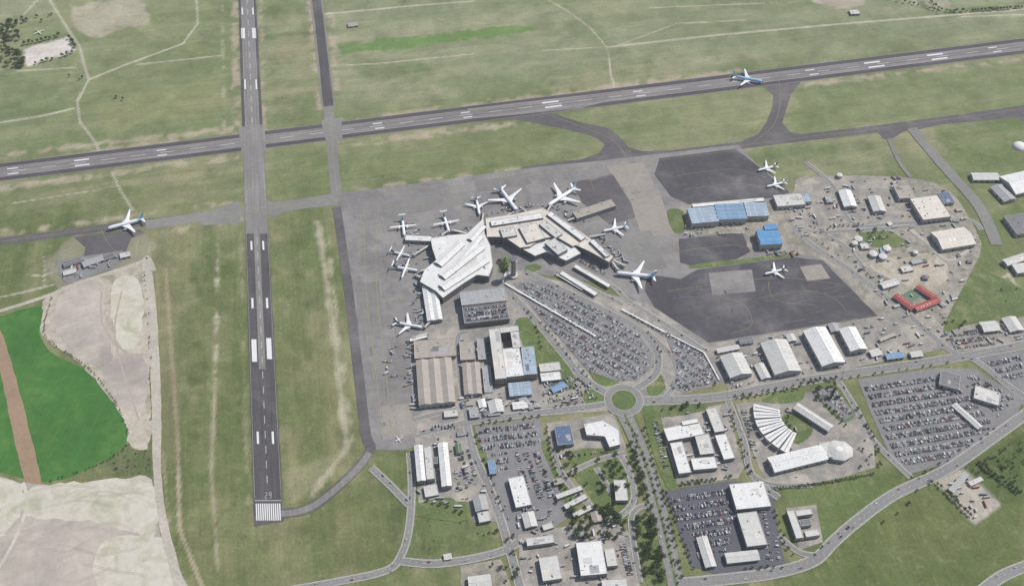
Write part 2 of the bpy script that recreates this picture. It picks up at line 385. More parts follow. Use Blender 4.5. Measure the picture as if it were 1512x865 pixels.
strip('gravel_road',[(-10,462),(60,440),(140,410),(205,388),(218,380),(228,400)],8,'road_pale')
strip('gravel_road',[(34,712),(40,745),(20,800),(-10,850)],5,'sand_light')
sheet('dirt_mound',[(105,425),(150,415),(155,480),(165,530),(120,535),(90,500),(80,460)],'sand',3)
sheet('dirt_mound',[(165,420),(205,412),(208,500),(175,510)],'sand_light',3)
sheet('dirt_mound',[(150,545),(210,525),(215,600),(180,600)],'sand',4)
strip('dirt_track',[(150,430),(152,480),(185,520),(212,522)],4,'sand_track')
strip('dirt_track',[(180,430),(170,500),(205,620)],3,'sand_track')
# ---------------------------------------------------------------- taxiways (dark) then runways
strip('taxiway',[(-60,366),(0,357),(150,337),(350,312),(500,293)],21,'taxi_dark')
strip('taxiway',[(215,332),(350,313),(500,293)],27,'taxi_light')
sheet('taxiway_fillet',[(290,318),(352,297),(356,330),(345,330),(300,333)],'taxi_light')
sheet('taxiway_fillet',[(394,296),(420,300),(500,284),(504,302),(440,309),(420,312),(400,325)],'taxi_light')
sheet('taxiway_fillet',[(108,350),(205,338),(214,344),(194,352),(186,372),(150,378),(122,386),(126,366),(118,358)],'taxi_dark')
strip('taxiway',[(450,-60),(467,0),(485,157)],22,'rwy_dark')
for o in(-13.5,13.5):
    b=MB(); ribbon(b,W([(450,-60),(467,0),(485,157)]),4,nz(),M['taxi_light'],o); b.build('taxiway_shoulder')
strip('taxiway',[(485,157),(489,205),(498,300)],22,'taxi_light')
strip('taxiway',[(1700,130),(1512,161),(1300,190),(1180,204),(1100,214),(960,232)],24,'taxi_dark')
strip('taxiway',[(1512,170),(1400,180),(1370,185),(1340,192)],14,'taxi_dark')
strip('taxiway',[(1470,166),(1505,172),(1530,190)],22,'taxi_dark')
sheet('taxiway_exit',[(1110,118),(1200,108),(1182,122),(1168,140),(1160,165),(1155,182),(1168,196),(1195,200),(1180,210),(1080,220),(1098,207),(1120,198),(1132,180),(1140,160),(1142,142),(1132,132)],'taxi_dark')
sheet('taxiway_exit',[(700,178),(790,163),(822,170),(862,182),(900,190),(918,205),(928,218),(950,224),(985,222),(990,232),(930,240),(770,254),(775,246),(860,235),(885,226),(893,214),(882,204),(860,197),(800,184),(760,177)],'taxi_dark')
sheet('taxiway_exit',[(1285,192),(1340,183),(1345,190),(1332,196),(1318,205),(1305,206),(1298,198)],'taxi_dark')
# main runway
def R2(x): return 255-.1235*x
b=MB(); z=nz(); c0=W([(-300,R2(-300)-.5),(1800,R2(1800))])
ribbon(b,c0,60,z,M['rwyh_dark']); b.build('main_runway')
b=MB(); ribbon(b,W([(-300,R2(-300)-.5),(1800,R2(1800))]),30,nz(),M['rwyh_light']); b.build('main_runway_centre')
sheet('runway_worn_patch',[(690,161),(860,141),(1080,116),(1080,127),(900,149),(860,160),(760,170),(692,176)],'rwyh_light')
tz=nz(); b=MB()
for a0_,a1_,o in [(0,340,4),(120,330,-4),(520,880,4.5),(600,1000,-4.5),(1120,1500,4),(1200,1560,-4)]:
    ribbon(b,W([(a0_,R2(a0_)),(a1_,R2(a1_))]),2.2,tz,M['rubber'],o)
b.build('tyre_rubber_marks')
# cross runway
vz=nz()
pts=[(375,777),(419,769),(378,0),(374.8,-60),(350,-60),(352,0)]
b=MB(); b.poly(W(pts),vz,M['rwy_dark']); b.build('cross_runway')
def vseg(y0,y1,a,c,mat,name,z=None):
    b=MB(); l=lambda y:352+24*y/773; r=lambda y:378+40*y/768
    q=[(l(y)+(r(y)-l(y))*k,y) for y,k in((y0,a),(y0,c),(y1,c),(y1,a))]
    b.poly(W(q),z or nz(),M[mat]); b.build(name)
vseg(-60,196,.16,.84,'rwy_light','runway_worn_centre'); vseg(192,345,0,1,'rwy_light','runway_worn_centre')
vseg(345,545,.36,.62,'rwy_light','runway_worn_centre')
# markings on cross runway
mz=nz(); b=MB()
def L_(y): return 352+24*y/773
def R_(y): return 378+40*y/768
def vm(y0,y1,k0,k1,mat='white'):
    q=[(L_(y)+(R_(y)-L_(y))*k,y) for y,k in((y0,k0),(y0,k1),(y1,k1),(y1,k0))]
    b.poly(W(q),mz,M[mat])
for i in range(12):
    k=.06+i*.075; vm(743,768,k,k+.045)
vm(738,739.2,.02,.98,'faded')
for y0,y1,k0,k1 in [(501,534,.10,.30),(499,530,.70,.90),(637,655,.18,.26),(637,655,.74,.82),(440,455,.15,.24),(440,455,.76,.85),(356,369,.2,.28),(356,369,.72,.80),
   (118,132,.15,.25),(118,132,.75,.85),(42,57,.1,.3),(42,57,.7,.9),(12,22,.16,.24),(12,22,.76,.84)]: vm(y0,y1,k0,k1)
for y in np.arange(350,715,22): vm(y,y+11,.485,.515,'faded')
for y in np.arange(-50,190,16): vm(y,y+8,.48,.52,'faded')
vm(345,735,.02,.03,'faded'); vm(345,735,.97,.98,'faded'); vm(-50,190,.15,.165,'faded'); vm(-50,190,.835,.85,'faded')
o=P(396,731); ux=(math.cos(RA),math.sin(RA)); uy=(-math.sin(RA),math.cos(RA))
def bar(x,y,w,h):
    x*=.85;w*=.85;y*=.9;h*=.9
    q=[(o[0]+ux[0]*(x+i*w/2)+uy[0]*(y+j*h/2),o[1]+ux[1]*(x+i*w/2)+uy[1]*(y+j*h/2)) for i,j in((-1,-1),(1,-1),(1,1),(-1,1))]
    b.poly(q,mz,M['faded'])
for x,y,w,h in [(-4,6,4,1),(-4,0,4,1),(-4,-6,4,1),(-2.4,3,1,4.9),(-5.6,-3,1,4.9),(4,6,4,1),(4,0,4,1),(4,-6,4,1),(2.4,3,1,4.9),(5.6,3,1,4.9),(5.6,-3,1,4.9)]: bar(x,y,w,h)
b.build('runway_markings')
mz2=nz(); b=MB(); A0=W([(0,R2(0))])[0]
p1=P(1400,R2(1400)); l=math.dist(A0,p1); dx,dy=(p1[0]-A0[0])/l,(p1[1]-A0[1])/l
def hm(px,off,ln,w,mat='white'):
    c=P(px,R2(px)); c=(c[0]-dy*off,c[1]+dx*off)
    b.poly([(c[0]+dx*i*ln/2-dy*j*w/2,c[1]+dy*i*ln/2+dx*j*w/2) for i,j in((-1,-1),(1,-1),(1,1),(-1,1))],mz2,M[mat])
for px in range(-60,1600,44): hm(px,0,30,.9)
for px,ln,w in[(122,30,4),(20,22,3),(816,38,5),(1200,22,3),(1292,40,5),(1385,40,5),(1470,22,3),(690,20,3),(560,20,3),(240,20,3),(945,22,3)]:
    hm(px,-8.5,ln,w); hm(px-2,8.5,ln,w)
for off in(-15.3,15.3,-29,29):
    ribbon(b,[(c0[0][0],c0[0][1]),(c0[1][0],c0[1][1])],.7,mz2,M['faded'],off)
b.build('main_runway_markings')
sheet('intersection_pavement',[(352,188),(390,184),(393,224),(357,229)],'rwy_light')
sheet('intersection_pavement',[(474,178),(504,174),(506,208),(482,212)],'taxi_light')
tz=nz(); b=MB()
for pts,w in [([(-20,360),(150,337),(350,312),(500,293)],.5),([(1512,161),(1300,190),(1180,204),(960,234)],.5),([(1150,116),(1152,150),(1142,185),(1110,212)],.5),([(800,166),(860,188),(905,208),(925,232)],.5),([(489,170),(492,230),(498,290)],.5),([(150,340),(160,360),(175,374)],.5)]:
    ribbon(b,smooth(W(pts)),w,tz,M['yellow'])
b.build('taxiway_centreline')
# ---------------------------------------------------------------- aprons
az=sheet('apron',[(498,286),(640,268),(775,249),(900,236),(985,226),(1090,214),(1115,240),(1165,280),(1240,400),(1296,466),(1045,508),(980,470),(900,420),(760,400),(640,490),(606,500),(612,600),(655,640),(600,664),(556,664),(545,640),(528,500),(512,400),(500,310)],'apron')
sheet('apron_asphalt',[(974,234),(1086,220),(1116,243),(1166,284),(1150,292),(1016,302),(990,290),(966,258)],'apron_dark')
sheet('apron_asphalt',[(1002,353),(1096,343),(1108,372),(1085,384),(1022,393),(1004,388)],'apron_dark')
sheet('apron_asphalt',[(1030,398),(1172,380),(1215,385),(1296,466),(1045,506),(975,468),(952,430),(955,405),(1005,412)],'apron_dark')
sheet('apron_concrete_pad',[(1181,394),(1212,390),(1226,411),(1192,415)],'apron_tan')
sheet('apron_concrete_pad',[(1046,403),(1110,398),(1116,430),(1052,436)],'apron')
sheet('apron_old_slabs',[(896,246),(950,240),(975,290),(998,345),(950,352),(930,300)],'apron_tan')
sheet('apron_patch',[(842,270),(905,258),(932,300),(938,322),(900,332),(860,300)],'taxi_dark')
sheet('apron_patch',[(560,300),(690,283),(696,300),(600,318),(568,330)],'taxi_light')
sheet('apron_patch',[(525,420),(560,415),(566,520),(534,530)],'taxi_light')
sheet('apron_patch',[(560,600),(608,596),(612,640),(566,650)],'apron_tan')
sheet('apron_patch',[(905,345),(960,340),(985,395),(960,400),(930,385)],'taxi_light')
sheet('apron_patch',[(700,268),(778,257),(786,272),(706,284)],'stain')
sheet('apron_patch',[(570,540),(600,536),(604,575),(575,580)],'stain')
sz=nz(); b=MB(); kk=0
for reg,n,mt in [([(520,300),(600,300),(620,480),(606,640),(560,650),(525,400)],34,'stain'),([(640,275),(960,238),(940,300),(900,330),(820,290),(700,310),(650,320)],30,'stain'),([(1010,415),(1210,392),(1280,462),(1060,495),(980,455)],14,'stain_d'),([(985,240),(1080,228),(1140,280),(1010,292)],8,'stain_d')]:
    for _ in range(n):
        cxx=random.uniform(min(p[0] for p in reg),max(p[0] for p in reg)); cyy=random.uniform(min(p[1] for p in reg),max(p[1] for p in reg)); c=P(cxx,cyy)
        ok=False; x=cxx;y=cyy; j=len(reg)-1
        for i in range(len(reg)):
            if (reg[i][1]>y)!=(reg[j][1]>y) and x<(reg[j][0]-reg[i][0])*(y-reg[i][1])/(reg[j][1]-reg[i][1])+reg[i][0]: ok=not ok
            j=i
        if not ok: continue
        kk+=1
        if kk%2:   # saw-cut rectangular repairs
            ww,hh=random.choice([(4.5,9),(9,4.5),(9,9),(18,4.5),(4.5,18)])
            b.poly([(c[0]+ux[0]*i*ww/2+uy[0]*j*hh/2,c[1]+ux[1]*i*ww/2+uy[1]*j*hh/2) for i,j in((-1,-1),(1,-1),(1,1),(-1,1))],sz+kk*.0005,M[mt])
        else:
            rr=random.uniform(.8,2.6); b.poly([(c[0]+rr*(1+.6*random.random())*math.cos(t_)*1.6,c[1]+rr*(1+.6*random.random())*math.sin(t_)) for t_ in [k*math.pi/6 for k in range(12)]],sz+kk*.0005,M[mt])
b.build('apron_repairs'); ZC[0]+=.07
strip('perimeter_taxiway',[(497,306),(505,360),(516,440),(528,540),(540,640),(547,662),(528,690),(480,735),(452,752),(415,758)],17,'taxi_dark')
strip('perimeter_taxiway_centre',[(415,758),(440,755),(470,742),(520,700),(546,668)],11,'rwy_light')
az2=nz(); b=MB()
def yl(pts,w=.5,mat='yellow'): ribbon(b,smooth(W(pts)),w,az2,M[mat])
yl([(500,295),(640,278),(780,260),(960,238),(1100,221),(1300,196)]); yl([(560,300),(556,340),(556,420),(566,520),(580,640)]); yl([(538,310),(540,420),(556,560),(566,650)])
for y in range(330,640,26):
    yl([(558+(y-330)*.07,y),(575+(y-330)*.07,y+6),(600,y+8)])
for x in range(640,880,28): yl([(x,278-(x-640)*.12),(x+6,290-(x-640)*.12),(x+14,305-(x-640)*.1)])
yl([(985,430),(1060,420),(1150,410),(1240,420)]); yl([(1060,436),(1098,450),(1110,480),(1080,492)]); yl([(1120,440),(1190,430),(1230,440),(1250,460)]); yl([(1000,260),(1080,250),(1130,262)]); yl([(1010,280),(1090,272),(1150,280)]); yl([(1010,370),(1080,362),(1100,366)])
yl([(1140,405),(1135,425),(1150,445),(1200,450)]);yl([(905,290),(960,300),(985,330),(1000,380)])
for x0,y0 in [(610,300),(640,330),(580,350),(575,440),(590,520),(600,560),(870,300),(900,320),(940,370)]:
    for k in range(5):
        a=random.uniform(0,3.1); x=x0+random.uniform(-20,20); y=y0+random.uniform(-14,14)
        yl([(x,y),(x+9*math.cos(a),y+7*math.sin(a))],.45,random.choice(['yellow','faded']))
for k in range(60):
    x=random.uniform(520,600); y=random.uniform(300,650)
    if random.random()<.5: yl([(x,y),(x+random.uniform(8,25),y-random.uniform(1,3))],.35,'seal')
    else: yl([(x,y),(x+random.uniform(1,3),y+random.uniform(10,25))],.35,'seal')
for k in range(50):
    x=random.uniform(990,1250); y=random.uniform(425,480)
    yl([(x,y),(x+random.uniform(10,40),y-random.uniform(1,6))],.4,random.choice(['bay','stain','seal']))
b.build('apron_markings')
# ---------------------------------------------------------------- urban ground
sheet('yard_pavement',[(640,478),(760,398),(960,450),(1046,506),(1078,562),(980,590),(930,604),(700,622),(690,640),(650,652),(610,640),(605,502)],'paving')
sheet('industrial_yard',[(1168,288),(1180,262),(1240,262),(1330,262),(1400,280),(1440,340),(1448,372),(1425,420),(1392,512),(1296,466),(1215,384),(1110,370),(1100,345),(1010,345),(1005,305),(1120,300)],'gravel',1)
sheet('industrial_road_surface',[(1175,285),(1200,262),(1330,264),(1345,300),(1300,335),(1215,345),(1170,330)],'paving',1)
sheet('gravel_patch',[(1290,385),(1380,375),(1400,410),(1370,430),(1300,405)],'pit',2)
sheet('hangar_yard',[(1046,508),(1296,467),(1340,462),(1395,515),(1200,556),(1078,582)],'paving')
sheet('yard_pavement',[(612,646),(690,632),(712,700),(735,770),(700,772),(690,740),(618,742)],'paving')
sheet('yard_pavement',[(700,630),(795,617),(808,660),(830,740),(845,760),(800,790),(760,800),(745,770),(720,690)],'lot')
sheet('yard_pavement',[(806,625),(905,610),(925,660),(915,672),(835,680),(812,660)],'paving')
sheet('yard_pavement',[(765,790),(900,765),(935,790),(945,865),(770,880)],'paving')
sheet('yard_pavement',[(972,612),(1072,596),(1098,690),(1090,706),(1000,716),(972,650)],'paving')
sheet('museum_yard',[(1085,596),(1160,590),(1235,566),(1262,600),(1290,650),(1292,690),(1240,706),(1140,724),(1120,690)],'paving')
sheet('car_park_ground',[(1266,560),(1386,543),(1440,545),(1512,590),(1500,612),(1400,684),(1342,700),(1318,680),(1290,620)],'lot')
sheet('car_park_ground',[(980,724),(1072,710),(1140,712),(1150,790),(1160,835),(1060,848),(1020,835)],'lot_dark')
sheet('yard_pavement',[(1378,492),(1430,480),(1512,468),(1512,508),(1405,520)],'paving')
sheet('yard_pavement',[(1440,530),(1512,518),(1560,560),(1512,600),(1480,570)],'lot')
sheet('yard_pavement',[(680,835),(740,825),(760,880),(680,880)],'gravel')
sheet('yard_pavement',[(85,385),(180,370),(190,378),(165,398),(100,420),(86,405)],'lot')
sheet('yard_pavement',[(1160,750),(1205,745),(1215,800),(1180,812)],'paving')
for p in [[(700,668),(715,664),(722,690),(706,690)],[(800,662),(812,658),(850,745),(838,745)],[(845,665),(912,665),(935,700),(940,760),(900,770),(870,730),(838,690)],
  [(975,602),(1035,596),(1040,606),(980,616)],[(950,602),(970,600),(985,660),(1000,716),(985,720),(965,670)],[(940,780),(965,775),(985,860),(955,862)],
  [(760,480),(790,475),(850,560),(835,575),(795,545)],[(865,540),(895,550),(915,562),(900,570),(880,565)],[(955,560),(975,552),(982,575),(960,586)],[(865,575),(892,578),(895,592),(865,596)],
  [(740,384),(754,380),(748,400),(735,402)],[(775,395),(790,390),(800,396),(780,404)],[(1030,390),(1160,376),(1165,380),(1035,396)],[(985,312),(1008,312),(1012,340),(995,343)],
  [(1125,590),(1180,570),(1185,590),(1150,596)],[(1155,615),(1180,612),(1200,635),(1180,655),(1160,645)],[(1196,572),(1232,566),(1262,610),(1240,622)],[(1268,345),(1310,340),(1340,362),(1300,366),(1280,360)],
  [(612,745),(665,735),(690,760),(680,770),(612,760)],[(1425,420),(1450,400),(1512,430),(1512,465),(1430,478),(1392,490)],[(1180,560),(1230,552),(1235,560),(1190,568)]]:
    sheet('lawn',p,'lawn',.8)
# ---------------------------------------------------------------- roads
ROADS=[]
def road(pts,w,lines=True,mat='road',kerb=True): ROADS.append((pts,w,lines,mat,kerb))
road([(922,612),(940,650),(958,700),(980,780),(1002,880)],24)
road([(945,592),(1060,586),(1200,560),(1400,530),(1530,506)],15)
road([(900,583),(862,558),(830,520),(795,478),(760,440),(742,420)],11)
road([(936,576),(968,552),(970,520),(948,490),(900,462),(830,428),(775,402)],11)
road([(980,590),(1000,560),(990,525),(955,490)],8)
road([(898,596),(860,602),(790,610),(700,622),(620,640)],10)
road([(688,622),(700,670),(722,720),(745,785),(772,880)],11)
road([(690,622),(680,560),(676,500),(690,490)],8)
road([(605,668),(608,720),(604,780),(592,820),(570,842),(500,858),(420,872)],9)
road([(592,828),(640,832),(700,824),(745,812),(765,800)],10)
road([(548,690),(575,715),(604,745)],9)
road([(1530,600),(1480,636),(1400,692),(1320,730),(1262,772),(1230,800),(1200,828),(1140,846),(1060,856),(1000,862)],15)
road([(1530,830),(1480,850),(1440,880)],14)
road([(1170,335),(1200,362),(1260,402),(1330,455),(1400,515),(1440,532),(1490,570),(1530,598)],9)
road([(1238,562),(1262,600),(1290,650),(1345,705)],7)
road([(1075,592),(1098,650),(1110,700),(1150,735)],8)
road([(815,655),(830,700),(870,745),(905,765),(935,740),(930,700),(915,670)],7)
road([(838,700),(880,680),(925,668)],6,False)
road([(880,690),(905,730)],6,False)
road([(935,800),(932,765),(945,748),(968,748)],6,False)
road([(935,800),(945,860)],6,False)
road([(1110,700),(1140,715),(1200,716)],5,False)
road([(1346,190),(1395,248),(1445,305),(1472,362)],24,False,'taxi_light',False)
road([(1312,205),(1328,240),(1345,262)],9,False,'taxi_light',False)
road([(1190,240),(1230,275),(1260,330),(1330,330),(1400,325)],7,False)
road([(1210,345),(1240,342),(1330,336),(1425,325),(1450,340)],7,False)
road([(1215,345),(1250,365),(1275,395)],6,False)
road([(1345,340),(1370,360),(1400,385),(1430,370)],5,False,'road_pale')
road([(820,400),(880,430),(920,450)],7); road([(838,388),(900,420),(930,445),(1000,490),(1045,520)],7)
road([(675,605),(640,612),(612,620)],7,False)
road([(1150,790),(1180,815),(1210,820)],6,False)
RL=[]
for pts,w,ln,mat,kb in ROADS:
    l=smooth(W(pts),False,8); RL.append((l,w,ln,mat))
for i,(l,w,ln,mat) in enumerate(RL):
    if ROADS[i][4]:
        b=MB(); ribbon(b,l,w+4,nz(),M['lawn'] if w>20 else M['concrete']); b.build('footpath')
for l,w,ln,mat in RL:
    b=MB(); ribbon(b,l,w,nz(),M[mat]); b.build('road')
def ring(cx,cy,r0,r1,z,mat,name,n=48):
    b=MB(); 
    for i in range(n):
        a,c=2*math.pi*i/n,2*math.pi*(i+1)/n
        b.face([(cx,cy,z),(cx+r1*math.cos(a),cy+r1*math.sin(a),z),(cx+r1*math.cos(c),cy+r1*math.sin(c),z)],mat)
    return b.build(name)
rc=P(921,591)
ring(*rc,0,34,nz(),M['concrete'],'roundabout_footpath'); ring(*rc,0,32.5,nz(),M['road'],'roundabout_road'); ring(*rc,0,22,nz(),M['concrete'],'roundabout_kerb'); ring(*rc,0,21,nz(),M['lawn'],'roundabout_lawn')
rz=nz(); b=MB()
for l,w,ln,mat in RL:
    if not ln: continue
    if w>20: ribbon(b,l,3.5,rz,M['lawn']); dashes(b,l,4,8,.5,rz+.002,M['white'],6.5); dashes(b,l,4,8,.5,rz+.002,M['white'],-6.5)
    else: dashes(b,l,4,7,.4,rz,M['white'])
    ribbon(b,l,.25,rz+.001,M['faded'],w/2-.5); ribbon(b,l,.25,rz+.001,M['faded'],-w/2+.5)
b.build('road_markings')
# ---------------------------------------------------------------- vehicles
def car_template(L=4.5,Wd=1.85,kind='car'):
    fs=[]
    h=Wd/2
    def fr(x0,x1,y,z0,X0,X1,Y,z1,tags):
        a=[(x0,-y,z0),(x1,-y,z0),(x1,y,z0),(x0,y,z0)]; c=[(X0,-Y,z1),(X1,-Y,z1),(X1,Y,z1),(X0,Y,z1)]
        for i in range(4):
            j=(i+1)%4; fs.append(([a[i],a[j],c[j],c[i]],tags[0]))
        fs.append((c,tags[1]))
    if kind=='car':
        fr(-L/2,L/2,h,.3,-L/2,L/2*.98,h*.96,.85,('p','p'))
        fr(-L*.44,L*.24,h*.9,.85,-L*.33,L*.08,h*.72,1.42,('g','p'))
        wr=.33; wx=L*.31
    elif kind=='truck':
        fr(L*.3,L/2,h,.5,L*.31,L*.47,h*.95,2.5,('p','p')); fr(L*.42,L/2*1.01,h*.9,1.5,L*.42,L*.49,h*.9,2.2,('g','g'))
        fr(-L/2,L*.27,h,.8,-L/2,L*.27,h,3.1,('q','q')); wr=.5; wx=L*.36
    else:
        fr(-L/2,L/2,h,.4,-L/2,L/2,h,1.3,('p','p')); fr(-L/2+.05,L/2-.05,h*.98,1.3,-L/2+.1,L/2-.15,h*.97,2.2,('g','g')); fr(-L/2,L/2-.1,h,2.2,-L/2+.2,L/2-.3,h*.9,2.9,('p','p')); wr=.5; wx=L*.32
    for sx in(-wx,wx):
        for sy in(-h-.02,h+.02):
            c=[(sx+wr*math.cos(k*math.pi/3),sy,wr+wr*math.sin(k*math.pi/3)) for k in range(6)]
            fs.append((c if sy<0 else c[::-1],'d'))
    return fs
T_CAR=car_template(); T_VAN=car_template(5.4,2.1,'bus'); T_TRUCK=car_template(9,2.5,'truck'); T_BUS=car_template(12,2.6,'bus')
def put(b,T,x,y,z,a,paint,q=None,s=1.0):
    c,n=math.cos(a)*s,math.sin(a)*s
    for vs,t in T:
        mt={'p':paint,'g':M['glass'],'d':M['dark'],'q':q or CARM[0]}[t]
        b.face([(x+c*p[0]-n*p[1],y+n*p[0]+c*p[1],z+p[2]*s) for p in vs],mt)
def rpaint(): return random.choices(CARM,CARW)[0]
def inside(p,poly):
    r=False; n=len(poly)
    for i in range(n):
        x1,y1=poly[i]; x2,y2=poly[(i+1)%n]
        if (y1>p[1])!=(y2>p[1]) and p[0]<(x2-x1)*(p[1]-y1)/(y2-y1)+x1: r=not r
    return r
lz=nz()
def lot(pts,d0,d1,fill=.85,pitch=16.5,ground=None,h=0,trees=0):
    poly=W(pts,h); z=h+ (lz if h==0 else .05)
    if ground: sheet('car_park_ground',pts,ground); z=ZC[0]+.002
    a,b_=P(*d0,h),P(*d1,h); ang=math.atan2(b_[1]-a[1],b_[0]-a[0])
    c,n=math.cos(ang),math.sin(ang)
    cx=sum(p[0] for p in poly)/len(poly); cy=sum(p[1] for p in poly)/len(poly)
    R=max(math.dist((cx,cy),p) for p in poly)
    b=MB(); mk=MB(); cnt=0
    k=-int(R/pitch)-1
    while k*pitch<R:
        for side in(-1,1):
            v=k*pitch+side*2.55
            u=-R
            while u<R:
                x=cx+c*u-n*v; y=cy+n*u+c*v
                if all(inside((x+dx,y+dy),poly) for dx,dy in((2.5,0),(-2.5,0),(0,2.5),(0,-2.5))):
                    lo=fill*(.45+.75*vn(np.array([x/22+50]),np.array([y/22+50]))[0]*1.2)
                    if random.random()<min(.96,lo):
                        aa=ang+math.pi/2+(math.pi if random.random()<.5 else 0)+random.uniform(-.03,.03)
                        r=random.random(); jx=random.uniform(-.4,.4)
                        if r<.94: put(b,T_CAR,x-n*jx,y+c*jx,z,aa,rpaint(),s=random.uniform(.92,1.1))
                        else: put(b,T_VAN,x,y,z,aa,random.choice(CARM[:3]))
                        cnt+=1
                    lx=x+c*1.32; ly=y+n*1.32
                    mk.poly([(lx+c*i*.06-n*j*2.4,ly+n*i*.06+c*j*2.4) for i,j in((-1,-1),(1,-1),(1,1),(-1,1))],z+.003,M['bay'])
                u+=2.65
        k+=1
    if cnt: b.build('parked_cars')
    if mk.f: mk.build('parking_bay_markings')
    return cnt
tot=0
tot+=lot([(757,418),(800,415),(835,432),(900,466),(945,495),(962,522),(960,545),(940,562),(908,562),(868,548),(838,512),(800,470)],(800,420),(940,500),.92,ground='lot')
tot+=lot([(985,500),(1030,512),(1068,562),(1010,580),(988,570),(1002,548)],(985,500),(1068,562),.85,ground='lot')
tot+=lot([(918,462),(935,458),(1045,520),(1035,528),(985,500)],(925,460),(1040,524),.8)
tot+=lot([(1272,566),(1384,550),(1440,592),(1470,628),(1398,680),(1345,694),(1322,676),(1294,618)],(1280,566),(1384,550),.95)
tot+=lot([(1425,552),(1450,555),(1500,590),(1475,618),(1440,585)],(1280,566),(1384,550),.7)
tot+=lot([(984,728),(1068,714),(1085,760),(1075,815),(1030,830),(1022,790),(1005,790)],(984,728),(1068,716),.85)
tot+=lot([(702,634),(790,622),(800,656),(712,668)],(702,650),(800,640),.8)
tot+=lot([(760,665),(800,662),(822,735),(790,742),(760,690)],(765,668),(790,740),.8)
tot+=lot([(722,668),(752,665),(757,690),(735,700)],(722,680),(757,675),.75)
tot+=lot([(632,626),(682,620),(686,634),(636,642)],(632,632),(686,628),.75)
tot+=lot([(668,658),(694,655),(706,700),(688,728),(672,725)],(672,660),(690,725),.7)
tot+=lot([(912,800),(930,798),(942,850),(915,852)],(915,800),(928,850),.8)
tot+=lot([(1196,576),(1232,572),(1262,612),(1245,622)],(1200,578),(1255,615),.7,ground='lot')
tot+=lot([(1396,494),(1440,486),(1470,500),(1470,512),(1410,518)],(1396,500),(1460,492),.7)
tot+=lot([(1455,535),(1510,524),(1512,560),(1480,560)],(1455,535),(1510,524),.8)
tot+=lot([(808,645),(820,640),(830,672),(900,664),(905,672),(825,680)],(825,676),(900,667),.7)
tot+=lot([(960,615),(978,625),(990,700),(975,690)],(968,620),(985,690),.6)
tot+=lot([(1084,605),(1108,600),(1112,650),(1125,660),(1110,690)],(1086,605),(1105,680),.6)
tot+=lot([(1100,700),(1140,760),(1155,830),(1125,830),(1130,780)],(1140,760),(1150,830),.6)
tot+=lot([(800,550),(870,560),(872,590),(800,598)],(805,590),(870,575),.6)
tot+=lot([(850,385),(870,380),(900,405),(890,410)],(850,385),(895,408),.8)
print('cars',tot)
# ---------------------------------------------------------------- buildings
def regular(w):
    p0,p1,p2,p3=[np.array(p) for p in w]
    d1=((p1-p0)+(p2-p3))/2; d2=((p3-p0)+(p2-p1))/2
    a1=math.atan2(d1[1],d1[0]); a2=math.atan2(d2[1],d2[0])-math.copysign(math.pi/2,d1[0]*d2[1]-d1[1]*d2[0])
    da=(a2-a1+math.pi)%(2*math.pi)-math.pi; w1,w2=np.linalg.norm(d1),np.linalg.norm(d2)
    a=a1+da*w2/(w1+w2)
    return (p0+p1+p2+p3)/4,a,w1,w2
def windows(b,p,q,h,kind,z0=0):
    L=math.dist(p,q)
    if L<5: return
    ux,uy=(q[0]-p[0])/L,(q[1]-p[1])/L; nx,ny=uy,-ux
    def quad(s0,s1,za,zb,mat,o=.05):
        b.face([(p[0]+ux*s0+nx*o,p[1]+uy*s0+ny*o,za),(p[0]+ux*s1+nx*o,p[1]+uy*s1+ny*o,za),(p[0]+ux*s1+nx*o,p[1]+uy*s1+ny*o,zb),(p[0]+ux*s0+nx*o,p[1]+uy*s0+ny*o,zb)],mat)
    if kind=='shed':
        s=4
        while s+6<L: quad(s,s+4.5,.3,min(h-.8,4.8),M['door'] if random.random()<.7 else M['glass']); s+=random.choice([9,12,18])
    else:
        n=max(1,int(h/3.6))
        for k in range(n):
            zb=z0+k*(h/n)+.9; s=1.2
            while s+2.6<L: quad(s,s+2.4,zb,zb+h/n*.5,M['glass']); s+=3.4
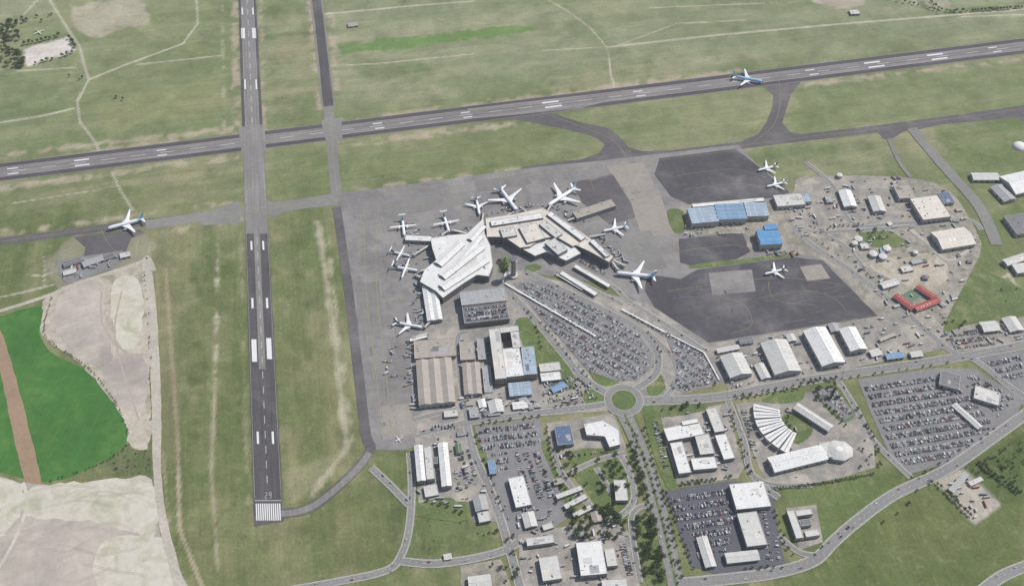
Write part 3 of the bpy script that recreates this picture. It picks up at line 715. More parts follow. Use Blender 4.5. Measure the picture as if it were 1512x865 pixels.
def building(name,pts,h,rc='w',kind='flat',wall='w',detail='office',bays=1,reg=True,units=True):
    w=W(pts,h)
    b=MB(); rm=ROOF[rc]; wm=WALL[wall]
    if len(pts)==4 and reg:
        c,a,W1,W2=regular(w); 
        if W2>W1: a+=math.pi/2; W1,W2=W2,W1
        X,Y=W1/2,W2/2; loc=[(-X,-Y),(X,-Y),(X,Y),(-X,Y)]
    else:
        c=(sum(p[0] for p in w)/len(w),sum(p[1] for p in w)/len(w)); a=math.atan2(w[1][1]-w[0][1],w[1][0]-w[0][0])
        ca,sa=math.cos(-a),math.sin(-a); loc=[((p[0]-c[0])*ca-(p[1]-c[1])*sa,(p[0]-c[0])*sa+(p[1]-c[1])*ca) for p in w]
        A=sum(loc[i][0]*loc[(i+1)%len(loc)][1]-loc[(i+1)%len(loc)][0]*loc[i][1] for i in range(len(loc)))
        if A<0: loc=loc[::-1]
        W1=W2=math.sqrt(abs(A)/2); X=Y=W1/2; kind='flat' if kind=='gable' else kind
    n=len(loc)
    for i in range(n): windows(b,loc[i],loc[(i+1)%n],h,'shed' if detail=='shed' else 'office')
    if kind=='flat':
        b.prism(loc,0,h,wm,rm)
        for i in range(n):
            p,q=loc[i],loc[(i+1)%n]; L=math.dist(p,q)
            if L<2: continue
            ang=math.atan2(q[1]-p[1],q[0]-p[0]); mx_,my=(p[0]+q[0])/2-math.sin(ang)*.27,(p[1]+q[1])/2+math.cos(ang)*.27
            b.box(mx_,my,h-.3,L-.9,.5,.9+.002*i,ang,wm,ROOF['w2'])
        if X*Y>120 and h>2:
            for _ in range(3):
                x,y=random.uniform(-X*.7,X*.7),random.uniform(-Y*.6,Y*.6); ww,hh=random.uniform(.15,.3)*X,random.uniform(.2,.4)*Y
                q=[(x-ww,y-hh),(x+ww,y-hh),(x+ww,y+hh),(x-ww,y+hh)]
                if all(inside(p_,loc) for p_ in q): b.poly(q,h+.03+.012*_,ROOF[random.choice(['w2','g','w2','c'] if rc in('w','w2','c') else ['g','dg','t'])] if random.random()<.55 else rm)
        if units:
            k=int(4*X*Y/150)+1
            for _ in range(min(k,60)):
                x,y=random.uniform(-X*1.3,X*1.3),random.uniform(-Y*1.3,Y*1.3)
                ok=all(inside((x+e,y+g_),loc) for e,g_ in((3,0),(-3,0),(0,3),(0,-3)))
                if ok:
                    r=random.random()
                    if r<.65: b.box(x,y,h,random.uniform(1,3.2),random.uniform(1,2.5),random.uniform(.7,1.8),0,M['unit'])
                    elif r<.85: b.box(x,y,h,random.uniform(4,9)*.6,random.uniform(.6,1),.5,random.choice([0,math.pi/2]),M['unit'])
                    else: b.box(x,y,h,1.6,1.6,.35,0,M['sky_l'])
    else:
        nb=bays; bw=2*Y/nb; rise=bw*.14 if kind=='gable' else bw*.1
        he=h-rise*.3
        b.prism(loc,0,he,wm,rm,top=False)
        ov=.5
        for k in range(nb):
            y0=-Y+k*bw; y1=y0+bw; ym=(y0+y1)/2
            e0=y0-(ov if k==0 else 0); e1=y1+(ov if k==nb-1 else 0)
            b.face([(-X-ov,e0,he),(X+ov,e0,he),(X+ov,ym,he+rise),(-X-ov,ym,he+rise)],rm)
            b.face([(-X-ov,ym,he+rise),(X+ov,ym,he+rise),(X+ov,e1,he),(-X-ov,e1,he)],rm)
            b.face([(-X,y0,he),(-X,ym,he+rise-.03),(-X,y1,he)],wm); b.face([(X,y0,he),(X,y1,he),(X,ym,he+rise-.03)],wm)
            b.box(0,ym,he+rise-.02,2*X+1,.5,.22,0,ROOF['w2'])
            if bw>10:
                s=-X+5
                while s<X-3:
                    if random.random()<.7:
                        for sg in(-1,1):
                            ya,yb=ym+sg*bw*.12,ym+sg*bw*.40; za=he+rise*(1-.24)+.06; zb=he+rise*(1-.8)+.06
                            q=[(s,ya,za),(s+1,ya,za),(s+1,yb,zb),(s,yb,zb)]
                            b.face(q if sg<0 else q[::-1],M['sky_l'] if random.random()<.5 else M['unit'])
                    s+=random.choice([6,8,9])
    return b.build(name,(c[0],c[1],0),a)
def B(*a,**k): return building(*a,**k)
# terminal
TW=[(636,352),(664,347),(690,345),(714,322),(716,345),(724,362),(728,392),(722,408),(704,406),(682,420),(654,440),(644,430),(620,416),(627,398),(644,384),(638,366)]
B('terminal_building',TW,16,'w',reg=False,wall='g')
B('terminal_concourse',[(717,322),(755,317),(802,307),(832,324),(868,349),(906,379),(899,387),(872,372),(850,362),(846,364),(822,350),(800,352),(783,364),(768,366),(745,350),(719,350)],17,'c',reg=False,wall='g')
B('terminal_hall',[(768,366),(783,364),(800,353),(822,351),(850,366),(858,374),(836,385),(806,372),(790,378)],13,'w',reg=False,wall='g')
for q in [[(650,420),(657,430),(720,385),(714,376)],[(652,405),(658,414),(712,366),(707,358)],[(645,385),(652,396),(684,360),(674,354)],[(668,395),(674,401),(712,350),(704,345)],[(690,352),(700,356),(716,335),(710,330)]]:
    building('terminal_roof_bay',q,20,'w','gable','g')
for q,rc in [([(724,326),(800,314),(802,322),(726,334)],'w'),([(806,316),(814,313),(866,350),(858,355)],'w'),([(764,335),(792,330),(806,352),(780,358)],'c'),([(792,330),(806,328),(832,345),(822,350)],'w2'),([(735,338),(758,334),(765,350),(745,348)],'w2'),([(870,356),(877,353),(900,376),(895,380)],'w'),([(800,358),(820,355),(840,368),(826,374)],'w2')]:
    building('terminal_roof_bay',q,21,rc,'flat','g')
B('regional_pier',[(622,419),(645,417),(652,470),(632,474)],10,'w','gable',bays=2)
B('terminal_pier',[(598,346),(637,350),(637,357),(600,354)],8,'w','flat')
B('terminal_pier',[(846,313),(903,294),(908,303),(852,324)],10,'t','flat')
B('terminal_link',[(604,500),(630,494),(632,498),(606,504)],6,'w','flat')
B('terminal_forecourt_canopy',[(825,404),(831,401),(884,432),(878,436)],6,'w','flat',units=False)
B('terminal_forecourt_canopy',[(846,394),(851,391),(903,420),(898,424)],6,'w','flat',units=False)
def canopy(pts,w,name='covered_walkway'):
    l=W(pts,4); b=MB()
    for i in range(len(l)-1):
        p,q=l[i],l[i+1]; L=math.dist(p,q); a=math.atan2(q[1]-p[1],q[0]-p[0])
        b.box((p[0]+q[0])/2,(p[1]+q[1])/2,3.6,L,w,.35,a,ROOF['w'])
        s=3
        while s<L:
            b.box(p[0]+(q[0]-p[0])*s/L,p[1]+(q[1]-p[1])*s/L,0,.3,.3,3.6,a,M['unit']); s+=8
    b.build(name)
canopy([(746,418),(880,496)],3.5); canopy([(742,416),(748,400)],3.5); canopy([(918,456),(982,490)],3); canopy([(990,494),(1040,520),(1062,560)],2.2)
canopy([(820,404),(860,428)],2)
B('multi_storey_car_park',[(678,431),(744,424),(748,444),(682,451)],16,'g','flat',wall='g')
B('multi_storey_car_park',[(682,453),(748,446),(752,470),(686,478)],13,'dg','flat',wall='g',units=False)
lot([(684,455),(747,448),(751,469),(688,476)],(684,455),(747,448),1.1,15,h=13.1)
for q,rc,h in [([(722,486),(738,484),(748,558),(731,560)],'w2',20),([(738,484),(765,480),(766,488),(739,492)],'w2',20.4),([(754,490),(766,489),(770,512),(757,514)],'w2',20),([(740,515),(768,512),(773,554),(748,557)],'w',19),([(769,512),(789,511),(793,551),(774,554)],'lb',16)]:
    B('hotel_building',q,h,rc,'flat',wall='t')
B('hotel_canopy',[(750,566),(783,562),(785,582),(753,584)],8,'lb','gable',bays=4)
for q,rc,h,k,by in [([(610,503),(671,499),(673,525),(613,529)],'t',9,'flat',1),([(614,532),(667,527),(671,592),(619,598)],'t',12,'gable',3),
  ([(678,505),(700,503),(701,530),(680,532)],'t',8,'flat',1),([(704,500),(716,499),(718,530),(706,531)],'g',6,'flat',1),([(682,536),(708,534),(711,580),(686,582)],'t',9,'gable',2),([(712,540),(724,539),(728,578),(715,580)],'g',7,'flat',1),
  ([(795,537),(826,534),(829,546),(798,549)],'w2',8,'flat',1),([(797,551),(827,548),(829,560),(800,563)],'w',6,'flat',1),([(812,572),(832,562),(836,570),(818,580)],'b',5,'gable',1),
  ([(692,602),(706,600),(708,615),(694,617)],'g',6,'flat',1),([(720,592),(740,588),(744,606),(724,610)],'w2',6,'gable',1),([(756,594),(778,591),(779,601),(758,604)],'w',5,'gable',1),([(705,590),(716,588),(718,600),(708,602)],'w',5,'gable',1),
  ([(655,606),(676,604),(677,614),(656,616)],'w2',5,'flat',1),([(712,583),(735,581),(736,587),(713,589)],'t',4,'flat',1)]:
    B('warehouse' if by>1 else 'airport_building',q,h,rc,k,detail='shed' if by>1 else 'office',bays=by)
for q,rc,h in [([(612,658),(624,656),(628,708),(616,710)],'w',12),([(626,660),(638,658),(641,706),(630,708)],'w2',12),([(647,655),(661,652),(666,716),(652,718)],'w',12),([(627,676),(646,674),(647,684),(628,686)],'dg',9),([(672,655),(680,654),(682,668),(674,669)],'gn',6),
  ([(698,733),(716,729),(722,750),(702,755)],'g',10),([(704,757),(722,753),(725,768),(708,771)],'w2',7),([(720,680),(730,678),(733,698),(723,700)],'b',6),([(750,706),(774,701),(784,744),(762,750)],'w',9),([(770,758),(788,754),(793,775),(776,779)],'w2',7),([(776,794),(817,789),(819,800),(779,806)],'w2',9),
  ([(795,823),(824,819),(830,853),(802,858)],'w2',9),([(850,801),(889,797),(896,846),(858,850)],'w',12),([(892,810),(908,808),(912,834),(897,836)],'w2',9),([(690,850),(722,848),(728,870),(694,872)],'w2',8),([(888,856),(925,853),(928,870),(890,872)],'w2',8),
  ([(819,630),(843,627),(847,654),(823,658)],'db',9),([(720,608),(738,606),(739,612),(721,614)],'g',4),([(625,718),(645,714),(648,730),(628,734)],'w2',5),
  ([(905,706),(924,710),(928,737),(910,740)],'w2',9),([(816,708),(830,704),(833,712),(819,716)],'t',6),([(820,730),(858,716),(861,722),(823,737)],'w2',6),([(832,745),(864,728),(868,734),(836,752)],'w2',6),([(845,758),(872,744),(875,750),(849,765)],'w2',6),([(800,775),(815,770),(818,778),(803,783)],'w2',5),([(872,757),(886,753),(889,768),(876,771)],'t',6),([(846,786),(862,782),(864,790),(848,794)],'g',5),
  ([(892,765),(905,750),(910,755),(898,772)],'w2',5),([(655,818),(666,816),(667,824),(656,826)],'w2',4)]:
    B('office_building',q,h,rc,random.choice(['flat','flat','gable']))
B('office_building',[(862,626),(890,620),(914,634),(916,656),(900,660),(893,644),(866,642)],10,'w',reg=False)
for q,h in [([(981,634),(1034,620),(1038,640),(986,652)],11),([(990,654),(1008,651),(1020,696),(1002,700)],10),([(1026,643),(1048,640),(1054,668),(1034,672)],10),([(1020,677),(1056,673),(1059,690),(1024,694)],9),([(1006,622),(1030,617),(1032,623),(1008,628)],13),
    ([(1043,604),(1058,600),(1070,635),(1055,639)],9),([(1057,643),(1072,639),(1085,675),(1068,679)],9)]:
    B('office_building',q,h,random.choice(['w','w2']),'flat')
# museum fan
cen=P(1186,618); ro=84
b=MB(); 
a0,a1=math.radians(162),math.radians(242); n=7
for i in range(n):
    A=a0+(a1-a0)*i/n+.018; Bb=a0+(a1-a0)*(i+1)/n-.018
    hh=9+ (i%2)*.8
    sub=[A+(Bb-A)*j/3 for j in range(4)]
    o_=[(cen[0]+ro*math.cos(t),cen[1]+ro*math.sin(t)) for t in sub]; i_=[(cen[0]+40*math.cos(t),cen[1]+40*math.sin(t)) for t in sub[::-1]]
    b.prism(o_+i_,0,hh,WALL['w'],ROOF['w'])
    m_=(A+Bb)/2; b.box(cen[0]+62*math.cos(m_),cen[1]+62*math.sin(m_),hh,38,1.2,.6,m_,M['unit'])
b.build('museum_building')
B('museum_hall',[(1170,601),(1180,597),(1231,626),(1224,637)],9,'w2','gable')
B('museum_hangar',[(1134,675),(1212,655),(1222,676),(1144,697)],11,'w','gable',detail='shed')
hx=P(1240,662,14)
b=MB(); b.prism([(hx[0]+22*math.cos(k*math.pi/4+.2),hx[1]+19*math.sin(k*math.pi/4+.2)) for k in range(8)],0,9,WALL['w'],ROOF['w'],top=False)
R8=[(hx[0]+24*math.cos(k*math.pi/4+.2),hx[1]+20*math.sin(k*math.pi/4+.2),9) for k in range(8)]; r8=[(hx[0]+6*math.cos(k*math.pi/4+.2),hx[1]+5*math.sin(k*math.pi/4+.2),14) for k in range(8)]
for k in range(8): j=(k+1)%8; b.face([R8[k],R8[j],r8[j],r8[k]],ROOF['w2'])
b.face(r8,ROOF['w']); b.build('museum_rotunda')
B('museum_hangar',[(1208,656),(1226,650),(1236,672),(1220,676)],10,'w2','flat',detail='shed')
for q,rc,h,k in [([(1076,714),(1128,710),(1138,746),(1088,753)],'w',11,'flat'),([(1088,758),(1119,754),(1131,802),(1104,808)],'w2',10,'flat'),([(1070,816),(1118,811),(1122,825),(1074,831)],'w2',8,'gable'),([(1030,794),(1044,790),(1057,834),(1041,838)],'w2',7,'gable'),
   ([(1163,754),(1173,752),(1186,792),(1175,796)],'w2',9,'flat'),([(1174,754),(1198,750),(1200,758),(1177,762)],'w2',9,'flat'),([(1188,784),(1208,780),(1211,789),(1190,793)],'w2',9,'flat'),([(1180,768),(1196,765),(1198,774),(1183,777)],'dg',8,'flat')]:
    B('commercial_building',q,h,rc,k)
for q,rc in [([(1064,526),(1097,519),(1109,549),(1079,558)],'w2'),([(1124,506),(1163,499),(1181,545),(1145,553)],'w2'),([(1187,488),(1221,481),(1245,532),(1215,541)],'w'),([(1240,486),(1265,481),(1278,513),(1257,519)],'w')]:
    B('hangar',q,13,rc,'gable',detail='shed')
for q,rc in [([(1114,538),(1127,535),(1138,556),(1124,560)],'w2'),([(1283,518),(1298,513),(1302,522),(1288,527)],'w2'),([(1308,523),(1332,518),(1334,526),(1310,531)],'b'),([(1344,520),(1360,517),(1362,524),(1346,528)],'w2'),([(1298,500),(1320,490),(1322,494),(1301,504)],'t'),
   ([(1160,494),(1172,492),(1176,502),(1165,504)],'w2'),([(1058,515),(1090,508),(1092,514),(1060,521)],'w2'),([(1222,478),(1235,476),(1240,488),(1228,490)],'g'),([(1090,500),(1110,497),(1112,505),(1093,508)],'dg')]:
    B('airport_shed',q,6,rc,'gable',detail='shed')
B('maintenance_hangar',[(1017,309),(1055,303),(1059,325),(1021,331)],15,'lb','gable',detail='shed',bays=4)
B('maintenance_hangar',[(1056,302),(1098,299),(1101,321),(1060,325)],16,'b','gable',detail='shed',bays=4)
B('maintenance_hangar',[(1100,300),(1131,298),(1134,317),(1103,320)],14,'lb','gable',detail='shed',bays=3)
B('maintenance_hangar',[(1022,302),(1128,291),(1129,297),(1023,306)],13,'w','flat',detail='shed')
B('hangar',[(1118,340),(1150,336),(1153,358),(1123,362)],16,'bb','gable',detail='shed',bays=2); B('hangar',[(1128,332),(1146,330),(1148,337),(1130,340)],18,'bb','flat',detail='shed')
for q,rc,h,k in [([(1142,289),(1184,285),(1188,301),(1148,306)],'w2',10,'flat'),([(1184,286),(1194,285),(1198,297),(1188,299)],'lb',9,'flat'),([(1240,282),(1258,279),(1263,303),(1246,306)],'w',9,'gable'),([(1238,280),(1256,277),(1258,283),(1240,286)],'dg',8,'flat'),([(1284,291),(1301,288),(1306,310),(1289,313)],'w2',9,'gable'),([(1345,293),(1385,288),(1402,318),(1363,327)],'c',12,'flat'),
  ([(1320,275),(1344,272),(1350,291),(1328,294)],'t',10,'flat'),([(1376,342),(1424,334),(1440,358),(1392,368)],'c',12,'gable'),([(1385,286),(1402,283),(1407,298),(1394,301)],'db',8,'flat'),([(1300,418),(1322,410),(1326,418),(1305,427)],'w2',6,'gable'),([(1218,290),(1228,288),(1230,298),(1221,299)],'g',6,'flat'),([(1270,360),(1282,358),(1284,366),(1272,368)],'w2',5,'flat'),
  ([(1330,395),(1345,390),(1348,398),(1333,403)],'w2',5,'flat'),([(1345,385),(1360,380),(1362,386),(1348,391)],'g',5,'flat'),([(1435,256),(1474,254),(1475,264),(1437,266)],'w2',8,'gable'),([(1478,260),(1520,249),(1545,275),(1500,286)],'w',12,'gable'),([(1462,275),(1480,272),(1500,292),(1484,298)],'g',8,'gable'),([(1486,320),(1512,314),(1530,340),(1500,348)],'dg',9,'flat'),
  ([(1483,384),(1512,372),(1516,380),(1488,394)],'w2',8,'gable'),([(1495,392),(1525,384),(1530,400),(1502,404)],'w2',8,'flat'),([(1447,476),(1470,472),(1476,486),(1453,490)],'w2',8,'gable'),([(1480,470),(1500,466),(1512,486),(1492,490)],'w2',7,'gable'),([(1388,548),(1420,554),(1414,576),(1388,566)],'dg',9,'flat'),([(1440,568),(1478,580),(1474,598),(1438,588)],'w2',8,'flat'),
  ([(1406,598),(1412,594),(1450,628),(1444,634)],'w2',6,'gable'),([(1400,722),(1425,695),(1432,700),(1408,728)],'g',4,'flat'),([(1430,712),(1448,702),(1452,708),(1434,718)],'w2',4,'flat'),([(1255,16),(1268,14),(1269,20),(1256,22)],'w2',5,'flat'),([(513,34),(528,32),(529,38),(514,40)],'t',4,'flat'),
  ([(92,388),(118,380),(121,386),(95,394)],'dg',5,'gable'),([(120,386),(150,376),(154,383),(124,394)],'g',6,'gable'),([(150,378),(168,372),(170,378),(153,385)],'dg',5,'flat'),([(176,374),(192,371),(193,378),(178,381)],'w2',5,'flat'),([(92,400),(112,396),(114,402),(94,407)],'w2',4,'flat')]:
    B('industrial_building',q,h,rc,k,detail='shed')
for q in [[(1318,437),(1326,433),(1352,452),(1346,458)],[(1352,452),(1384,437),(1388,443),(1354,461)],[(1350,424),(1358,421),(1384,436),(1378,441)]]:
    B('red_roof_building',q,7,'r','gable')
B('yard_office',[(1330,434),(1345,428),(1362,438),(1348,446)],1,'gn','flat',units=False)
for x,y,r in [(1268,352,8),(1290,374,8),(1304,378,8),(1310,366,8),(1240,258,6),(1352,372,5),(1262,358,6)]:
    b=MB(); c=P(x,y,7); n=20
    pts=[(c[0]+r*math.cos(2*math.pi*k/n),c[1]+r*math.sin(2*math.pi*k/n)) for k in range(n)]
    b.prism(pts,0,7,WALL['w'],ROOF['w2'],top=False)
    for k in range(n): b.face([(*pts[k],7),(*pts[(k+1)%n],7),(c[0],c[1],8.4)],ROOF['w2'])
    b.build('storage_tank')
b=MB(); c=P(1506,216,2)
for j in range(6):
    for k in range(24):
        def q(jj,kk): a=jj/6*math.pi/2; t=2*math.pi*kk/24; return (c[0]+15*math.cos(a)*math.cos(t),c[1]+15*math.cos(a)*math.sin(t),9*math.sin(a))
        b.face([q(j,k),q(j,k+1),q(j+1,k+1),q(j+1,k)],ROOF['w'])
b.build('dome_building')
# control tower
b=MB(); c=P(758,408); n=12
def cyl(r0,z0,r1,z1,mat,cap=None):
    A=[(c[0]+r0*math.cos(2*math.pi*k/n),c[1]+r0*math.sin(2*math.pi*k/n),z0) for k in range(n)]; Bq=[(c[0]+r1*math.cos(2*math.pi*k/n),c[1]+r1*math.sin(2*math.pi*k/n),z1) for k in range(n)]
    for k in range(n): j=(k+1)%n; b.face([A[k],A[j],Bq[j],Bq[k]],mat)
    if cap: b.face(Bq,cap)
cyl(9,0,9,5,WALL['w'],ROOF['w2']); cyl(4.6,5,4,40,WALL['g']); cyl(4,40,8,44,WALL['g'],ROOF['w2']); cyl(6.6,44.02,7.8,48.5,M['glass']); cyl(8.6,48.5,8.2,49.6,WALL['w'],ROOF['dg']); cyl(.4,49.6,.15,58,M['unit'])
for k in range(8):
    a=k*math.pi/4; b.box(c[0]+4.7*math.cos(a),c[1]+4.7*math.sin(a),5,.5,1.2,35,a,WALL['w'])
b.build('control_tower')
# ---------------------------------------------------------------- aircraft
def airliner(nose,tail,tailm='pl_white',span=.95,prop=False,body='pl_white'):
    a,t=P(*nose,4),P(*tail,4); L=math.dist(a,t); ang=math.atan2(a[1]-t[1],a[0]-t[0])
    b=MB(); r=.050*L if not prop else .055*L; hz=.085*L if not prop else .08*L
    st=[(.5,.08,-.25),(.485,.38,-.18),(.455,.7,-.08),(.41,.93,0),(.35,1,0),(.1,1,0),(-.2,1,0),(-.3,.9,.1),(-.4,.6,.35),(-.47,.32,.55),(-.505,.1,.65)]
    n=14; ringv=[]
    for x,k,dz in st: ringv.append([(x*L,r*k*math.cos(2*math.pi*j/n),hz+r*dz+r*k*math.sin(2*math.pi*j/n)) for j in range(n)])
    wm=M[body]
    for i in range(len(st)-1):
        for j in range(n):
            jj=(j+1)%n; mt=wm
            if i==1 and 1<=j<=5: mt=M['glass']
            if i>=7 and tailm!='pl_white': mt=M[tailm] if tailm!='pl_red' else wm
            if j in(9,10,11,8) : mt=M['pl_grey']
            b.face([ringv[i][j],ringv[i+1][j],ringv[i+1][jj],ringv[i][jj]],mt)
    b.face(ringv[-1][::-1],M['pl_grey']); b.face(ringv[0],M['pl_grey'])
    for sg in(-1,1):
        for k in range(26):
            x=(.36-k*.024)*L; y=sg*(r*.985+.03); z=hz+.2*r
            q=[(x,y,z),(x-.012*L,y,z),(x-.012*L,y,z+.22*r),(x,y,z+.22*r)]; b.face(q if sg<0 else q[::-1],M['glass'])
    def wing(x0,x1,y0,z0,X0,X1,Y,Z,th,mat):
        for sg in(-1,1):
            A=[(x0*L,sg*y0*L,z0),(x1*L,sg*y0*L,z0)]; T=[(X0*L,sg*Y*L,Z),(X1*L,sg*Y*L,Z)]
            m0=((A[0][0]*.65+A[1][0]*.35),A[0][1],z0+th*1.0); m1=((T[0][0]*.65+T[1][0]*.35),T[0][1],Z+th*.35)
            l0=(m0[0],m0[1],z0-th*.6); l1=(m1[0],m1[1],Z-th*.2)
            for q in([A[0],T[0],m1,m0],[m0,m1,T[1],A[1]],[A[0],l0,l1,T[0]],[l0,A[1],T[1],l1],[T[0],l1,T[1],m1]):
                b.face(q if sg>0 else q[::-1],mat)
    hs=span/2
    if not prop:
        wing(.13,-.09,.03,hz-.4*r,-.02,-.13,.19,hz-.2*r+.005*L,.012*L,M['pl_white'])
        wing(-.02,-.13,.19,hz-.2*r+.005*L,-.17,-.21,hs,hz+.03*L,.007*L,M['pl_white'])
        wing(-.39,-.47,.02,hz+.5*r,-.475,-.515,.18,hz+.5*r+.015*L,.006*L,M['pl_white'])
        for sg in(-1,1): b.face([(-.17*L,sg*hs*L,hz+.03*L),(-.21*L,sg*hs*L,hz+.03*L),(-.225*L,sg*(hs+.004)*L,hz+.06*L),(-.205*L,sg*(hs+.004)*L,hz+.06*L)],M[tailm])
        ft=.20; fx=(-.36,-.47,-.47,-.53); ey=.165; er=.026; ex=(.09,-.0); ez=hz-.9*r
    else:
        wing(.05,-.04,.0,hz+.95*r,.03,-.02,hs,hz+1.0*r,.012*L,M['pl_white'])
        wing(-.45,-.50,.0,hz+.2*L,-.47,-.51,.14,hz+.2*L,.007*L,M['pl_white'])
        ft=.195; fx=(-.34,-.47,-.44,-.51); ey=.15; er=.022; ex=(.13,-.06); ez=hz+.75*r
    z0=hz+.55*r; zt=hz+ft*L; tk=.006*L
    for sg in(-1,1):
        q=[(fx[0]*L,sg*tk,z0),(fx[1]*L,sg*tk*.3,z0),(fx[3]*L,sg*tk*.2,zt),(fx[2]*L,sg*tk*.5,zt)]; b.face(q if sg<0 else q[::-1],M[tailm])
    b.face([(fx[0]*L,-tk,z0),(fx[2]*L,-tk*.5,zt),(fx[2]*L,tk*.5,zt),(fx[0]*L,tk,z0)],M[tailm])
    b.face([(fx[1]*L,tk*.3,z0),(fx[3]*L,tk*.2,zt),(fx[3]*L,-tk*.2,zt),(fx[1]*L,-tk*.3,z0)],M[tailm])
    for sg in(-1,1):
        rs=[(ex[0],.8),(ex[0]-.01,1),(ex[1]+.02,.95),(ex[1]-.02,.55)]; rr=[[(x*L,sg*ey*L+er*L*k*math.cos(2*math.pi*j/10),ez+er*L*k*math.sin(2*math.pi*j/10)) for j in range(10)] for x,k in rs]
        for i in range(3):
            for j in range(10): b.face([rr[i][j],rr[i+1][j],rr[i+1][(j+1)%10],rr[i][(j+1)%10]],M['pl_grey'] if not prop else M['pl_white'])
        b.face(rr[0],M['dark']); b.face(rr[-1][::-1],M['dark'])
        if not prop: b.box((ex[1]+.03)*L,sg*ey*L,ez,.07*L,.006*L,.03*L,0,M['pl_grey'])
        else:
            for k in range(3):
                a_=k*math.pi/3; d=.05*L; x=(ex[0]+.008)*L
                b.face([(x,sg*ey*L+d*math.cos(a_)-.1,ez+d*math.sin(a_)),(x,sg*ey*L+d*math.cos(a_)+.1,ez+d*math.sin(a_)),(x,sg*ey*L-d*math.cos(a_)+.1,ez-d*math.sin(a_)),(x,sg*ey*L-d*math.cos(a_)-.1,ez-d*math.sin(a_))],M['dark'])
    for x,y in((.38,0),(-.05,.07),(-.05,-.07)):
        b.box(x*L,y*L,.0,.05*L,.012*L,.028*L,0,M['dark']); b.box(x*L,y*L,.028*L,.01*L,.01*L,.04*L,0,M['pl_grey'])
    b.build('turboprop_airliner' if prop else 'airliner',((a[0]+t[0])/2,(a[1]+t[1])/2,.4),ang)
airliner((158,339),(214,324),'pl_blue',.95)
airliner((1127,122),(1082,114),'pl_blue',.95,body='pl_blue')
airliner((908,404),(968,410),'pl_blue',.95)
airliner((763,313),(738,279),'pl_white',1.0)
airliner((808,306),(850,279),'pl_blue',.95)
airliner((708,318),(703,292),'pl_teal',.95)
airliner((663,343),(655,317),'pl_teal',1.0,True); airliner((597,349),(594,322),'pl_teal',1.0,True)
airliner((606,378),(577,371),'pl_teal',1.0,True); airliner((618,400),(580,394),'pl_teal',1.0,True); airliner((625,484),(582,476),'pl_teal',.95)
airliner((889,342),(926,334),'pl_blue',.95); airliner((1118,252),(1147,245),'pl_teal',.95); airliner((1131,276),(1160,269),'pl_blue',.95)
airliner((1128,405),(1160,397),'pl_teal',.95); airliner((583,650),(594,644),'pl_red',1.1,True)
airliner((60,50),(54,44),'pl_red',1.2,True)
for s,e in [((640,352),(612,352)),((634,362),(612,376)),((630,398),(622,400)),((690,345),(668,340)),((712,326),(714,316)),((745,320),(758,314)),((780,314),(772,309)),((808,312),(814,303)),((838,326),(858,318)),((870,350),(893,346)),((900,382),(912,397)),((905,384),(922,392)),((640,470),(628,482)),((632,492),(612,498)),((652,348),(660,342)),((626,412),(614,406))]:
    a,t=P(*s,6),P(*e,6); L=math.dist(a,t); an=math.atan2(t[1]-a[1],t[0]-a[0]); b=MB()
    b.box((a[0]+t[0])/2,(a[1]+t[1])/2,4,L,3.2,3,an,WALL['g'],ROOF['w2']); b.box(t[0],t[1],3.8,5,4.6,3.4,an,M['unit'],ROOF['g']); b.box(a[0]+(t[0]-a[0])*.75,a[1]+(t[1]-a[1])*.75,0.3,1.2,3,3.7,an,M['dark'])
    b.build('jet_bridge')
def scatter(poly,n,what,name):
    w=W(poly); xs_=[p[0] for p in w]; ys_=[p[1] for p in w]; b=MB(); k=0; tries=0
    while k<n and tries<n*20:
        tries+=1; x,y=random.uniform(min(xs_),max(xs_)),random.uniform(min(ys_),max(ys_))
        if not inside((x,y),w): continue
        a=RA+random.choice([0,math.pi/2,math.pi])+random.gauss(0,.25); z=ZC[0]
        if what=='veh':
            r=random.random()
            if r<.55: put(b,T_CAR,x,y,z,a,rpaint())
            elif r<.78: put(b,T_VAN,x,y,z,a,random.choice(CARM[:2]))
            elif r<.94: put(b,T_TRUCK,x,y,z,a,random.choice(CARM[:3]),random.choice([CARM[0],CARM[1],M['unit']]))
            else: put(b,T_BUS,x,y,z,a,random.choice(CARM[:2]))
        elif what=='container':
            m_=random.choice([CARM[1],CARM[1],CARM[4],CARM[5],M['unit'],ROOF['t'],CARM[2],ROOF['w2']]); L=random.choice([6,12]); b.box(x,y,z,L,2.4,2.6,a,m_)
            b.box(x,y,z+2.6,L-.4,.12,.06,a,M['unit'])
        elif what=='cart':
            for q in range(random.randint(2,5)): 
                X=x+math.cos(a)*3.4*q; Y=y+math.sin(a)*3.4*q; b.box(X,Y,z+.4,2.6,1.5,.3,a,M['dark']); b.box(X,Y,z+.7,2.4,1.4,1.2,a,random.choice([M['unit'],CARM[0],CARM[5]]))
        elif what=='shed':
            L=random.uniform(6,16); D=random.uniform(5,10); h=random.uniform(3,5); rm=ROOF[random.choice(['w2','g','w2','t','dg','lb','g'])]
            c_,s_=math.cos(a),math.sin(a); T=lambda u,v,zz:(x+c_*u-s_*v,y+s_*u+c_*v,zz)
            b.box(x,y,0,L,D,h,a,WALL['g'])
            b.face([T(-L/2-.4,-D/2-.4,h-.02),T(L/2+.4,-D/2-.4,h-.02),T(L/2+.4,0,h+D*.16),T(-L/2-.4,0,h+D*.16)],rm); b.face([T(-L/2-.4,0,h+D*.16),T(L/2+.4,0,h+D*.16),T(L/2+.4,D/2+.4,h-.02),T(-L/2-.4,D/2+.4,h-.02)],rm)
            b.face([T(-L/2,-D/2,h),T(-L/2,0,h+D*.15),T(-L/2,D/2,h)],WALL['g']); b.face([T(L/2,D/2,h),T(L/2,0,h+D*.15),T(L/2,-D/2,h)],WALL['g'])
        k+=1
    b.build(name)
